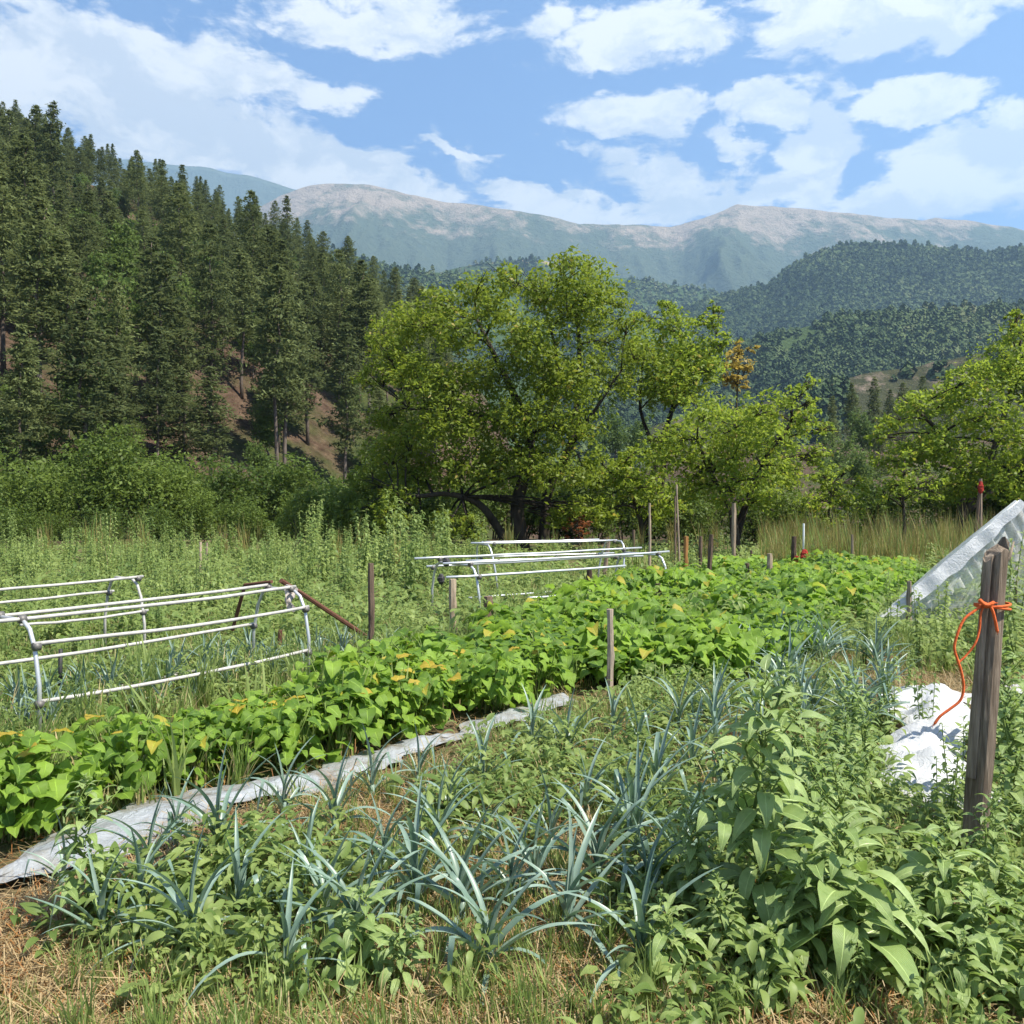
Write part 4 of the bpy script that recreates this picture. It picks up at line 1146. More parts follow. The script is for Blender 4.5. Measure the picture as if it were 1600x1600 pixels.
def bean_word(px, v):
    g = G(px, v, .34); p = Vector((g.x + 2.06, g.y - 3.43, 0))
    row = int(max(0, p.dot(Vector((-.823, .568, 0))) / .42))
    lm = [(40, 'in the bed corner'), (110, 'behind the lone amaranth'), (190, 'by the near hoop'), (270, 'below the lower rail'), (350, 'below the far rails'), (430, 'beside the far hoop'), (500, 'below the leaning board'), (590, 'below the dark upright stake'),
          (660, 'before the pale stake'), (730, 'at the pale stake'), (800, 'past the squat stump'), (870, 'by the broken stub'), (930, 'before the grey stake'), (1000, 'past the grey stake'), (1060, 'towards the tall poles'), (1120, 'towards the orange post'), (1190, 'towards the tan post'),
          (1260, 'towards the red cloth'), (1340, 'towards the thin cane'), (9999, 'beside the net tent')]
    w = next(t for l, t in lm if px < l)
    far = 'far' if v < 905 else 'distant' if v < 960 else 'mid-bed' if v < 1030 else 'full'
    return f'{far} bean plant, {ORD[min(row, 11)]} row from the mulch sheet, {w}'
def bean_word_old(px, v):
    a = 'along the mulch sheet' if v > 1120 else 'in front of the tube frames' if v > 990 else 'in the far half of the bed'
    b = ('near the lone amaranth' if px < 200 else 'beside the long tube frame' if px < 450 else 'below the leaning board' if px < 650 else 'below the pale stake' if px < 850 else 'around the grey stake' if px < 1050 else 'below the orange post' if px < 1200 else 'towards the net tent')
    return f'leafy green bean plant {a}, {b}'
y = 3.6; nb_ = 0
rb = random.Random(4)
while y < 19:
    st = .27 if y < 6.5 else .34 if y < 9 else .50
    x = -5.5
    while x < 9:
        xx = x + rb.uniform(-.09, .09); yy = y + rb.uniform(-.09, .09)
        px, v = proj(xx, yy, .34)
        if in_poly(px, v, POLYB) and rb.random() > .07:
            bs_ = rb.uniform(.68, 1.25); bean(xx, yy, yy < 7.2, ('small ' if bs_ < .82 else 'middling ' if bs_ < .98 else 'bushy ' if bs_ < 1.12 else 'large ') + bean_word(px, v), (1.0 if yy < 9 else 1.12) * bs_); nb_ += 1
        x += st
    y += st
print('beans', nb_)
# single yellowed leaves lie on the bean bed's edge
for px, v in ((500,1085),(478,1125),(530,1130),(490,1090),(300,1225),(650,1130),(1000,1060),(1030,1050),(1080,1040),(700,1120)):
    pass

# upright weeds at the back of the garden
def make_weed(seed, h, n, L, name='weed_plant'):
    rnd = random.Random(seed); t = empty(name); J = Joined(); m = MB()
    for q in range(3):
        a = rnd.uniform(0, 6.28); tip = Vector((math.cos(a) * .12, math.sin(a) * .12, h * rnd.uniform(.75, 1)))
        pts = bez((math.cos(a) * .04, math.sin(a) * .04, 0), tip, 0, 5, .04); m.tube(pts, lerp_r(.007, .003, 6), 5)
        for i in range(n):
            f = (i + 1) / n; p = pts[min(5, int(f * 5))].lerp(pts[min(5, int(f * 5) + 1)], f * 5 % 1)
            J.add(AL[i % 4], i * 1.6 + rnd.uniform(-.4, .4), rnd.uniform(-.4, .6), rnd.uniform(-.4, .4), L * (1 - .5 * f) * rnd.uniform(.7, 1.2), p)
    m.obj('stem', M['stem'], t); link('foliage', J.mesh('foliage', M['weed']), t)
    return t
WD = [make_weed(1, 1.0, 34, .17), make_weed(2, 1.25, 40, .16), make_weed(3, .8, 30, .19), make_weed(4, 1.1, 44, .13)]
wused = set()
def weed(x, y, s, label, group='tall weeds at the back of the garden'):
    i = random.randrange(4)
    if i not in wused: o = WD[i]; wused.add(i)
    else: o = copy_tree(WD[i])
    o.location = (x, y, T(x, y)); o.rotation_euler = (random.uniform(-.08, .08), random.uniform(-.08, .08), random.uniform(0, 6.28)); o.scale = (s, s, s)
    tag(o, label, 'weed', group)
rw = random.Random(6)
nw = 0
for a in range(1400):
    yy = rw.uniform(8.2, 25); px = rw.uniform(-60, 760)
    x = (px - 800) / F * yy
    lim = 955 - 20 * abs(px - 350) / 350
    v = proj(x, yy, 0)[1]
    if v > (1035 if px < 350 else 1010 - (px - 350) * .22): continue
    if nw >= 290: break
    # keep frame beds a little clearer
    hs = rw.uniform(.5, 1.0) * (.8 if yy < 11 else .95 if yy < 17 else 1.1)
    w = 'behind the long tube frame' if px < 200 else 'behind the leaning board' if px < 450 else 'by the dark upright stake' if px < 620 else 'beside the middle tube frame'
    weed(x, yy, hs * (1.35 if 470 < px < 700 and yy > 12 else 1.0), f'{"towering" if hs > .95 else "tall" if hs > .8 else "knee-high" if hs > .62 else "low"} leafy weed {w}, {"against the thicket" if yy > 20 else "farther in the weedy strip" if yy > 15 else "midway in the weedy strip" if yy > 11 else "nearer in the weedy strip"}'); nw += 1
for px, v, s in ((1110,900,.7),(1135,880,.8),(1080,880,.8),(960,870,1.0),(925,868,.9),(1180,900,.6),(1440,900,.8),(1455,870,.95),(1475,890,.8),(1500,900,.9),(1420,900,.7),(690,860,.9),(1060,890,.7),(870,865,.9),(1300,890,.6),
                 (1520,1010,.8),(1560,1000,.9),(1480,1030,.8),(1430,1020,.8),(1590,1030,.9),(1350,1020,.6),(1395,990,.7),(1470,980,.8),(1530,960,.9),(1585,960,1.0),(1290,1080,.5),(1450,1150,.5),(1590,1200,.7),(1560,1130,.7),(1240,1120,.5)):
    g = G(px, v + 25); weed(g.x, g.y, s, f'pale weed {["below", "at the foot of", "a little before"][v % 3]} {"a spot past the thick post" if px > 1550 else "the thick post" if px > 1500 else "the peeled pole" if px > 1465 else "the short grey post" if px > 1400 else "the thin cane" if px > 1280 else "the grey weathered post" if px > 1170 else "the split post" if px > 1090 else "the orange post" if px > 1000 else "the middle tube frame"}, {"low" if s < .65 else "knee-high" if s < .85 else "tall"}', 'weeds between the stakes')

# ------------------------------------------------------------------ ground cover
def tuft(seed, n, h, sp, mat, w=.004, lean=.5, name='grass_tuft', leafy=0):
    rs = np.random.RandomState(seed); V = []; Fq = []
    for i in range(n):
        a = rs.rand() * 6.28; r0 = sp * rs.rand() ** .5; b = rs.rand() * 6.28
        hh = h * (.5 + .7 * rs.rand()); le = lean * rs.rand() * hh
        x0, y0 = math.cos(a) * r0, math.sin(a) * r0
        dx, dy = math.cos(b), math.sin(b); ww = w * (.7 + .6 * rs.rand())
        k0 = len(V)
        for j, (f, wf) in enumerate(((0, 1), (.4, 1), (.75, .7), (1, .08))):
            cx = x0 + dx * le * f * f; cy_ = y0 + dy * le * f * f; cz = hh * f * (1 - .25 * f * le / hh) - .01
            V += [(cx - dy * ww * wf, cy_ + dx * ww * wf, cz), (cx + dy * ww * wf, cy_ - dx * ww * wf, cz)]
        for j in range(3): Fq.append((k0 + 2 * j, k0 + 2 * j + 1, k0 + 2 * j + 3, k0 + 2 * j + 2))
    return fastmesh(name, V, Fq, mat)
def herb(seed, n, h, r, L, geos, mat, name='ground_weed'):
    rnd = random.Random(seed); J = Joined()
    for i in range(n):
        a = rnd.uniform(0, 6.28); u = rnd.random()
        J.add(geos[i % len(geos)], a, rnd.uniform(-.3, .9), rnd.uniform(-.4, .4), L * rnd.uniform(.6, 1.2), Vector((math.cos(a) * u * r, math.sin(a) * u * r, h * rnd.random())))
    return J.mesh(name, mat)
def strawm(seed, n=26, L=.13, mat='straw'):
    rs = np.random.RandomState(seed); V = []; Fq = []
    for i in range(n):
        c = rs.randn(2) * .09; a = rs.rand() * 6.28; l = L * (.4 + rs.rand()); z = rs.rand() * .03; dz = rs.randn() * .02
        dx, dy = math.cos(a) * l / 2, math.sin(a) * l / 2; w = .0022
        k0 = len(V)
        V += [(c[0] - dx - dy / l * w, c[1] - dy + dx / l * w, z - dz), (c[0] - dx + dy / l * w, c[1] - dy - dx / l * w, z - dz), (c[0] + dx + dy / l * w, c[1] + dy - dx / l * w, z + dz), (c[0] + dx - dy / l * w, c[1] + dy + dx / l * w, z + dz)]
        Fq.append((k0, k0 + 1, k0 + 2, k0 + 3))
    return fastmesh('straw', V, Fq, M[mat])
c_grass = src_collection('grass_source', [tuft(1, 26, .20, .06, M['grass']), tuft(2, 22, .28, .05, M['grass']), tuft(3, 30, .13, .07, M['grass'], .003), tuft(4, 16, .34, .04, M['weed'], .005)])
c_herb = src_collection('herb_source', [herb(1, 26, .12, .10, .07, AL, M['weed']), herb(2, 30, .18, .10, .06, AL, M['weed']), herb(3, 22, .07, .11, .055, BL, M['weed']), herb(4, 40, .22, .09, .045, AL, M['weed'])])
c_straw = src_collection('straw_source', [strawm(1), strawm(2), strawm(3, 18, .2), strawm(4, 20, .08, 'litter')])
c_reed = src_collection('reed_source', [tuft(11, 30, 1.0, .16, M['reed'], .008, .35), tuft(12, 26, 1.3, .15, M['reed'], .008, .3), tuft(13, 30, .8, .2, M['grass'], .009, .5)])
def sheet_side(x, y):
    """signed distance from the mulch sheet line; positive on the bean side"""
    xs = [-3.6, -2.10, -1.79, -1.27, -.71, .09, 1.45, 3.2]; ys = [2.0, 3.49, 3.98, 4.58, 5.22, 6.26, 7.6, 9.4]
    lx = np.interp(y, ys, xs)
    return (lx - x) * .8
def scat(n, fn, seed):
    rs = np.random.RandomState(seed); o = []
    y = 2.0 + (18 - 2.0) * rs.rand(n) ** 1.8; px = rs.rand(n) * 1760 - 80
    x = (px - 800) / F * y
    s = sheet_side(x, y)
    ok = fn(x, y, px, s, rs)
    x = x[ok]; y = y[ok]; z = terr(x, y)
    return np.stack([x, y, z], -1), y
onstrip = lambda s: (np.abs(s - .0) < .24)
p_, yy_ = scat(15000, lambda x, y, px, s, rs: (~onstrip(s)) & ((s < 0) | (y > 8.5)) & (fbm(x * 1.1, y * 1.1, 3) + .25 * (rs.rand(len(x)) - .5) > .50) & (y > 2.2) & ~((px > 1390) & (px < 1520) & (y > 4.2) & (y < 7.6)), 1)
scatter('grass', p_, (.32 + .5 * RS.rand(len(p_))) * np.interp(p_[:, 1], [3, 8], [.85, 1.3]), RS.rand(len(p_)) * 6.28, c_grass, .25, 'thin green and drying grass growing through the straw and between the vegetables', 'grass')
p_, yy_ = scat(9000, lambda x, y, px, s, rs: (~onstrip(s)) & ((s < -.2) | (y > 7.5)) & (fbm(x * .9 + 9, y * .9, 3) + .3 * (rs.rand(len(x)) - .5) > np.where(px > 950, .44, .60)) & ~((px > 1390) & (px < 1520) & (y > 4.3) & (y < 7.6)) & ~((s > -.55) & (y < 5.2)) & ((px > 300) | (y > 4.4) | (y < 3.3) | (rs.rand(len(x)) < .5)), 2)
scatter('ground_weeds', p_, .7 + .8 * RS.rand(len(p_)), RS.rand(len(p_)) * 6.28, c_herb, .2, 'low green weeds carpeting the ground between leeks and amaranths', 'weeds')
p_, yy_ = scat(15000, lambda x, y, px, s, rs: (s < -.16 - .2 * rs.rand(len(x)) + (rs.rand(len(x)) < .12) * .6) & (y < 9), 3)
p_[:, 2] += .012
scatter('straw_mulch', p_, .8 + .8 * RS.rand(len(p_)), RS.rand(len(p_)) * 6.28, c_straw, .15, 'dry straw and dead stalks strewn over the soil between leeks', 'straw')
rs_ = np.random.RandomState(35); n_ = 1500
sS = rs_.rand(n_) * 7 - 2.6; wW = rs_.rand(n_) * 3.4 - .3
x_ = -3.12 + .568 * sS - .823 * wW; yy_ = 5.6 + .823 * sS + .568 * wW
p_ = np.stack([x_, yy_, terr(x_, yy_)], -1)
scatter('frame_bed_weeds', p_[:800], .6 + .9 * rs_.rand(800), rs_.rand(800) * 6.28, c_herb, .2, 'low weeds growing under the long tube frame', 'weeds')
scatter('frame_bed_grass', p_[800:], .5 + .7 * rs_.rand(700), rs_.rand(700) * 6.28, c_grass, .2, 'grass growing under the long tube frame', 'grass')
p_, yy_ = scat(2600, lambda x, y, px, s, rs: (s > .25) & (s < 3.2) & (y > 3.8), 8)
scatter('bean_bed_grass', p_, .7 + .9 * RS.rand(len(p_)), RS.rand(len(p_)) * 6.28, c_grass, .25, 'grass blades poking up between the bean plants', 'grass')
p_, yy_ = scat(1500, lambda x, y, px, s, rs: (s > .0) & (s < .6), 10)
scatter('bed_edge_litter', p_, .8 + .9 * RS.rand(len(p_)), RS.rand(len(p_)) * 6.28, src_collection('litter_source', [strawm(30, 14, .07, 'litter'), strawm(31, 10, .05, 'litter')]), .2, 'brown dead leaves and stalks along the shaded edge of the bean bed', 'litter')
for px, v, s_, lab in ((1500,1275,.55,'weed between the bright fleece and the thick post'),(1395,1160,.6,'weed at the inner side of the bright fleece'),(1420,1100,.5,'weed at the far corner of the bright fleece'),(1475,1325,.5,'low weed before the bright fleece, close to the post')):
    g = G(px, v); weed(g.x, g.y, s_, lab, 'weeds around the bright fleece')
# far strip of dry reeds and rough grass behind the beds
rs_ = np.random.RandomState(31); n_ = 2600
yy_ = 17 + 13 * rs_.rand(n_); px_ = rs_.rand(n_) * 1760 - 80
x_ = (px_ - 800) / F * yy_
ok = (px_ > 1190) | (rs_.rand(n_) < .04)
p_ = np.stack([x_[ok], yy_[ok], terr(x_[ok], yy_[ok])], -1)
scatter('dry_grass', p_, .55 + .5 * rs_.rand(len(p_)), rs_.rand(len(p_)) * 6.28, c_reed, .1, 'tall yellow-brown dry grass along the end of the garden', 'dry grass')
rs_ = np.random.RandomState(33); n_ = 2600
yy_ = 9 + 17 * rs_.rand(n_); px_ = rs_.rand(n_) * 1760 - 80; x_ = (px_ - 800) / F * yy_
p_ = np.stack([x_, yy_, terr(x_, yy_)], -1)
scatter('back_ground_weeds', p_, 1.2 + 1.4 * rs_.rand(len(p_)), rs_.rand(len(p_)) * 6.28, c_herb, .2, 'low green weeds covering the ground around the stakes', 'weeds')

# ------------------------------------------------------------------ mulch sheet, fleece, net tent
def ribbon(name, line, width, mat, label, cat, nl=140, nw_=14, bumpz=.03, z0=.015, ragged=.08, seed=0.0, group=None):
    pts = [Vector((p[0], p[1], 0)) for p in line]; L = [0]
    for a, b in zip(pts, pts[1:]): L.append(L[-1] + (b - a).length)
    V = []; UV = []
    for i in range(nl):
        s = L[-1] * i / (nl - 1)
        k2 = max(j for j in range(len(L)) if L[j] <= s + 1e-9); k2 = min(k2, len(L) - 2)
        f = (s - L[k2]) / (L[k2 + 1] - L[k2]); p = pts[k2].lerp(pts[k2 + 1], f); t = (pts[k2 + 1] - pts[k2]).normalized()
        n = Vector((-t.y, t.x, 0))
        for j in range(nw_):
            u = j / (nw_ - 1) - .5
            e = (float(fbm(np.array([s * 2.5 + seed]), np.array([j // (nw_ / 2) * 7.0 + seed]), 3)[0]) - .5) * ragged * 4
            w = width * u + (e if abs(u) > .2 else e * .5) * (1 if u > 0 else -1) * abs(u) * 2
            q = p + n * w
            z = T(q.x, q.y) + z0 + (math.sin(math.pi * i / (nl - 1)) ** .5 if bumpz > .1 else 1.0) * bumpz * (float(ridged(np.array([q.x * 3.1 + seed]), np.array([q.y * 3.1]), 3)[0])) * (1 - abs(u)) 
            V.append((q.x, q.y, z)); UV.append((u + .5, s))
    i = (np.arange(nl - 1)[:, None] * nw_ + np.arange(nw_ - 1)[None]).ravel()
    Fq = np.stack([i, i + 1, i + nw_ + 1, i + nw_], -1)
    o = link(name, fastmesh(name, V, Fq, mat, UV, smooth=True)); tag(o, label, cat, group)
    return o
ribbon('mulch_sheet', [(-3.6, 2.0), (-2.10, 3.49), (-1.79, 3.98), (-1.27, 4.58), (-1.07, 4.75), (-.71, 5.22), (-.34, 5.67), (.09, 6.26), (.40, 6.6)], .30, M['sheet'], 'crumpled pale plastic mulch sheet running along the near edge of the bean bed', 'plastic sheet', nl=260, nw_=20, bumpz=.09, ragged=.14)
g1 = G(1462, 1300); g2 = G(1462, 1165); g3 = G(1468, 1085)
ribbon('fleece_sheet', [(g1.x, g1.y), (g2.x, g2.y), (g3.x, g3.y)], (.48), M['fleece'], 'bright white crumpled fleece lying on the ground beside the thick post', 'fleece', nl=90, nw_=16, bumpz=.30, ragged=.10, seed=3)
g1 = G(1600, 1130); g2 = G(1640, 1090)
ribbon('fleece_sheet', [(g1.x - .3, g1.y - .6), (g2.x, g2.y + .3)], .35, M['fleece'], 'small white scrap of fleece showing behind the thick post', 'fleece', nl=40, nw_=10, bumpz=.08, seed=8)

tent = empty('net_tent', (6.24, 10.5, 0)); tag(tent, 'white insect net draped as a low tent over the vegetables beyond the thick post', 'net tent')
def netpanel(name, quad, nu, nv, sag, mat, seed):
    a, b, c, d = [np.array(q, float) for q in quad]; V = []; UV = []; Fq = []
    for j in range(nv):
        for i in range(nu):
            u = i / (nu - 1); v = j / (nv - 1)
            p = (a * (1 - u) + b * u) * (1 - v) + (d * (1 - u) + c * u) * v
            p = p + np.array([0, -1, 0]) * (.05 * math.sin(u * 26 + v * 7 + seed) * (1 - v * .3) + .03 * math.sin(u * 61 + seed)) * min(1, 4 * v * (1.05 - v) + .2) - np.array([0, 0, 1]) * sag * math.sin(math.pi * u) * v
            V.append(p); UV.append((u * 10, v))
    for j in range(nv - 1):
        for i in range(nu - 1):
            k0 = j * nu + i; Fq.append((k0, k0 + 1, k0 + nu + 1, k0 + nu))
    link(name, fastmesh(name, V, Fq, mat, UV, smooth=True), tent)
ap = (0, 0, 1.575); lf = (-1.87, 0, 0.0); bk = (.85, 1.5, 1.585); lfb = (-1.02, 1.5, 0); rf = (1.9, 0, 0); rfb = (2.75, 1.5, 0)
netpanel('side_net', (ap, bk, lfb, lf), 26, 22, .0, M['net'], 0)
netpanel('side_net', (ap, bk, rfb, rf), 26, 22, .0, M['net'], 3)
netpanel('end_net', (ap, (.02, 0, 1.57), (1.9, 0, 0), (-1.87, 0, 0)), 40, 26, .0, M['net'], 5)
m = MB(); m.tube([(-1.9, -.05, .0), (-.95, -.06, .78), (0, -.03, 1.58)], .012, 6); m.tube([(0, -.03, 1.58), (.95, -.06, .78), (1.9, -.03, .0)], .012, 6); m.obj('hem_cord', M['whiteplastic'], tent)
def foldband(seed, w0, w1, yo):
    V = []; UV = []; Fq = []; n = 90; mm_ = 5; rs = np.random.RandomState(seed)
    lo_ = [w0 + (w1 - w0) * rs.rand() for _ in range(n + 1)]
    lo_ = np.convolve(lo_, np.ones(5) / 5, 'same')
    for i in range(n + 1):
        f = i / n; x = -1.88 * f; z = 1.58 * (1 - f) + .01
        for j in range(mm_):
            g = j / (mm_ - 1); ww = lo_[i] * (1.15 - f * .8)
            V.append((x + ww * g * .55, yo + .03 * math.sin(i * 1.1 + seed) * g + .02 * math.sin(i * 2.7), max(.01, z - ww * g * 1.0))); UV.append((f * 20, g))
    for i in range(n):
        for j in range(mm_ - 1):
            k0 = i * mm_ + j; Fq.append((k0, k0 + mm_, k0 + mm_ + 1, k0 + 1))
    link('net_fold', fastmesh('net_fold', V, Fq, M['netdense'], UV, smooth=True), tent)
foldband(1, .16, .30, -.05); foldband(2, .26, .55, -.03)
# doubled hem along the near slanting edge
V = []; Fq = []
n = 40
for i in range(n + 1):
    f = i / n; x = -1.89 * f; z = 1.59 * (1 - f) + .01; w = .05 + .06 * math.sin(math.pi * f) + .008 * math.sin(i * .8)
    V += [(x - .02, -.08 - .02 * math.sin(i * .9), z), (x + .10 * w / .15, -.13 + .015 * math.sin(i * 1.3), z - w * 1.2)]
    if i: k0 = 2 * i; Fq.append((k0 - 2, k0, k0 + 1, k0 - 1))
link('hem', fastmesh('hem', V, Fq, M['fleece'], smooth=True), tent)
m = MB(); m.tube([(0, .03, 0), (0, .03, 1.56)], .02, 8); m.obj('prop_pole', M['pale_stake'], tent)

# ------------------------------------------------------------------ tube frames
def hoop_pts(o, W, H, ins=.16, leg=.5, skew=(0, 0, 0)):
    """flat-topped hoop standing across WX"""
    o = Vector(o); sk = Vector(skew)
    pr = [(0, 0), (0, H * leg), (ins * .35, H * .80), (ins * .75, H * .94), (ins * 1.3, H), (W - ins * 1.3, H), (W - ins * .75, H * .94), (W - ins * .35, H * .80), (W, H * leg), (W, 0)]
    return pr
def frame(label, name, base, ax, W, H, stations, rails, mat_rail, mat_hoop, r=.014, group='metal tube frames over the beds', bend=.0):
    ax = Vector(ax).normalized(); wx = Vector((-ax.y, ax.x, 0))
    t = empty(name, (base[0], base[1], T(base[0], base[1]))); tag(t, label, 'tube frame', group)
    for s, hh, lean in stations:
        pts = []
        for (w, z) in hoop_pts((0, 0, 0), W, H * hh):
            pts.append(ax * (s + lean * z) + wx * w + Vector((0, 0, z - .05)))
        m = MB(); m.tube(pts, r * 1.05, 8); m.obj('hoop', mat_hoop, t)
    for (w, zf, s0, s1) in rails:
        n = 8; pts = [ax * (s0 + (s1 - s0) * i / n) + wx * w + Vector((0, 0, H * zf - .05 + r * 1.9 - (bend + .008) * math.sin(math.pi * i / n) + random.uniform(-.004, .004))) + wx * random.uniform(-.005, .005) for i in range(n + 1)]
        m = MB(); m.tube(pts, r, 8); m.obj('rail', mat_rail, t)
    for s, hh, lean in stations:
        for (w, zf, s0, s1) in rails:
            if s0 - .02 <= s <= s1 + .02:
                c = ax * s + wx * w + Vector((0, 0, H * zf - .05 + r * .6)); m = MB()
                m.tube([c - ax * .022, c + ax * .022], r * 2.1, 8); m.obj('clamp', M['clamp'], t)
    return t, ax, wx
L1 = 2.32
f1, ax1, wx1 = frame('long tube frame with six grey rails standing between bean bed and leeks', 'tube_frame', (-3.12, 5.6), (.568, .823, 0), .75, .83,
      [(0, 1, 0), (L1, 1, .02)], [(.22, 1.0, -.7, L1 + .05), (.53, 1.0, -1.2, L1 + .02), (.03, .80, -.02, L1 + .03), (.74, .55, -.9, L1 + .02), (.0, .34, 0, L1), (.75, .15, -.9, L1 - .6)], M['tube_grey'], M['steel'], bend=.015)
mm = MB(); mm.tube([(0, 0, 0), (.01, 0, .42)], .016, 6)
bs = G(91, 1100); o = mm.obj('stake', M['black'], None, (bs.x, bs.y, T(bs.x, bs.y)))
tag(o, 'thin black stake standing inside the long tube frame', 'stake', 'stakes in the garden')
# rag tied on the far hoop
pp = ax1 * L1 + wx1 * .20
V = []; Fq = []; UV = []
for j in range(9):
    for i in range(6):
        u = i / 5; v = j / 8
        q = Vector((-3.12, 5.6, .82)) + pp + ax1 * ((u - .5) * .12 * (1 - .5 * v) + .02 * math.sin(j)) + wx1 * (.04 + .03 * math.sin(i * 2.0 + j)) + Vector((0, 0, -.22 * v + .02 * math.sin(u * 6)))
        V.append(q); UV.append((u, v))
for j in range(8):
    for i in range(5):
        k0 = j * 6 + i; Fq.append((k0, k0 + 1, k0 + 7, k0 + 6))
o = link('cloth_rag', fastmesh('cloth_rag', [tuple(q) for q in V], Fq, M['rag'], UV, smooth=True)); tag(o, 'dirty white rag hanging over the far hoop of the long tube frame', 'rag')

f0, _, _ = frame('shorter tube frame behind the long one with only its end rails showing', 'tube_frame', (-4.75, 6.6), (.568, .823, 0), .7, .86,
      [(2.05, 1, 0)], [(.1, 1.0, -1.2, 2.1), (.62, .80, -.6, 2.1), (.02, .62, .9, 2.1)], M['tube_grey'], M['tube_grey'], r=.013, bend=.01)
f2, _, _ = frame('middle tube frame of shiny rails beside the pale stake', 'tube_frame', (-.42, 10.9), (.80, .60, 0), 1.15, .80,
      [(0, .98, 0), (3.5, .98, 0)], [(.20, .99, -.42, 3.75), (.95, 1.02, -.4, 3.9), (.0, .80, -.5, 2.6), (1.13, .86, -.1, 3.9), (.02, .36, .8, 2.6), (1.13, .25, .6, 3.0)], M['steel'], M['steel'], r=.017)
f3, _, _ = frame('higher tube frame with slanting ends behind the middle frame', 'tube_frame', (-.35, 13.6), (.93, .36, 0), .9, .92,
      [(.15, .98, -.12), (2.35, 1, .14)], [(.22, .99, -.25, 2.40), (.70, .98, .1, 2.3), (.02, .70, -.4, 2.8), (.88, .70, -.3, 2.7)], M['steel'], M['steel'], r=.016)

# leaning boards and stakes
def stick(pts, rads, name, mat, label, cat, group=None, sides=7, wob=.25, cap=True):
    b = Vector(pts[0]); m = MB()
    fine_pts = []
    for i in range(len(pts) - 1):
        for q in range(4): fine_pts.append(Vector(pts[i]).lerp(Vector(pts[i + 1]), q / 4) - b)
    fine_pts.append(Vector(pts[-1]) - b)
    m.tube(fine_pts, [rads[0] + (rads[1] - rads[0]) * i / (len(fine_pts) - 1) for i in range(len(fine_pts))], sides, cap, wob)
    o = m.obj(name, mat, None, b, smooth=False); tag(o, label, cat, group); return o
far_h = Vector((-3.12, 5.6, 0)) + ax1 * L1
a = P(439, 907, 7.6); b = P(577, 998, 8.7)
stick([a, b], (.022, .022), 'leaning_board', M['rust'], 'brown board slanting from the rag down to the dark upright stake', 'board')
a = P(382, 914, 8.1); b = P(424, 909, 7.8); c = P(362, 985, 8.3)
stick([a, b], (.016, .016), 'cross_bar', M['rust'], 'short rusty bar lying flat beside the rag', 'bar')
stick([a + Vector((0, 0, -.01)), c], (.018, .018), 'leaning_board', M['rust'], 'short brown board propped under the rusty bar behind the far hoop', 'board')
STK = [ # px, top v, foot v, width px, mat, label, lean px
 (579,880,1045,10,'stake','dark brown upright stake where the leaning board ends',0),(709,905,1005,12,'pale_stake','pale reddish stake at the near end of the middle tube frame',2),(763,932,1000,15,'stake','squat brown stump inside the near end of the middle frame',0),
 (953,952,1090,11,'post','tall grey stake with a dark knot between beans and leeks',0),(893,985,1050,11,'stake','short leaning broken stub among the bean leaves',-14),(943,846,915,7,'pale_stake','thin pale stick leaning on the middle tube frame',-8),
 (921,890,940,9,'stake','brown stub behind the leaning pale stick',0),(1030,912,960,9,'stake','dark stub in the bean leaves under the orange post',2),(997,935,985,9,'stake','low dark stub beside the tall grey stake',0),
 (1015,786,900,4,'pale_stake','thin tall grey pole nearest the tube frame end',0),(1055,775,895,3,'stake','brown thin pole, first of the close pair',0),(1063,757,895,3,'pale_stake','tallest pale pole, second of the close pair',6),
 (1072,838,915,8,'orange_stake','orange-brown post at the end of the middle tube frame',0),(1107,835,930,8,'stake','brown split post past the orange post',-5),(1095,838,905,6,'stake','slim brown post leaning against the split post',0),
 (1147,786,905,7,'pale_stake','tan straight post in front of the plum tree',0),(1168,880,930,7,'stake','short dark post past the tan post',0),(1203,865,930,9,'pale_stake','grey weathered post before the red cloth',0),
 (1239,838,905,8,'stake','grey split post beside the white pole',-2),(1332,835,905,4,'pale_stake','thin pale cane in the dry grass',0),(1422,908,985,8,'post','short grey post at the foot of the net tent',0),
 (313,847,905,4,'pale_stake','pale thin pole, first of the two at the thicket',0),(323,848,905,4,'pale_stake','pale thin pole, second of the two at the thicket',0),(1532,748,880,6,'pale_stake','peeled pole with a red rag on top above the net tent',0),
 (1522,770,880,5,'stake','dark thin pole leaning beside the peeled pole',-8),(990,828,880,5,'stake','small post behind the slanting frame ends',0),(1180,860,900,4,'stake','twig stake between the short dark and grey posts',6),(1272,850,890,4,'pale_stake','thin cane past the red cloth',0),(433,985,1040,8,'rust','reddish broken stake under the rag',-4)]
for px, vt, vf, w, mt, lab, lean in STK:
    d = F * EYE / (vf - HOR)
    b = G(px, vf); b.z = T(b.x, b.y) - .05; tp = P(px - lean, vt, b.y)
    R = w / F * b.y / 2
    stick([b, b.lerp(tp, .5) + Vector((random.uniform(-.01, .01), 0, 0)), tp], (R * 1.08, R * .92), 'stake', M[mt], lab, 'stake', 'stakes in the garden', 7, .35)
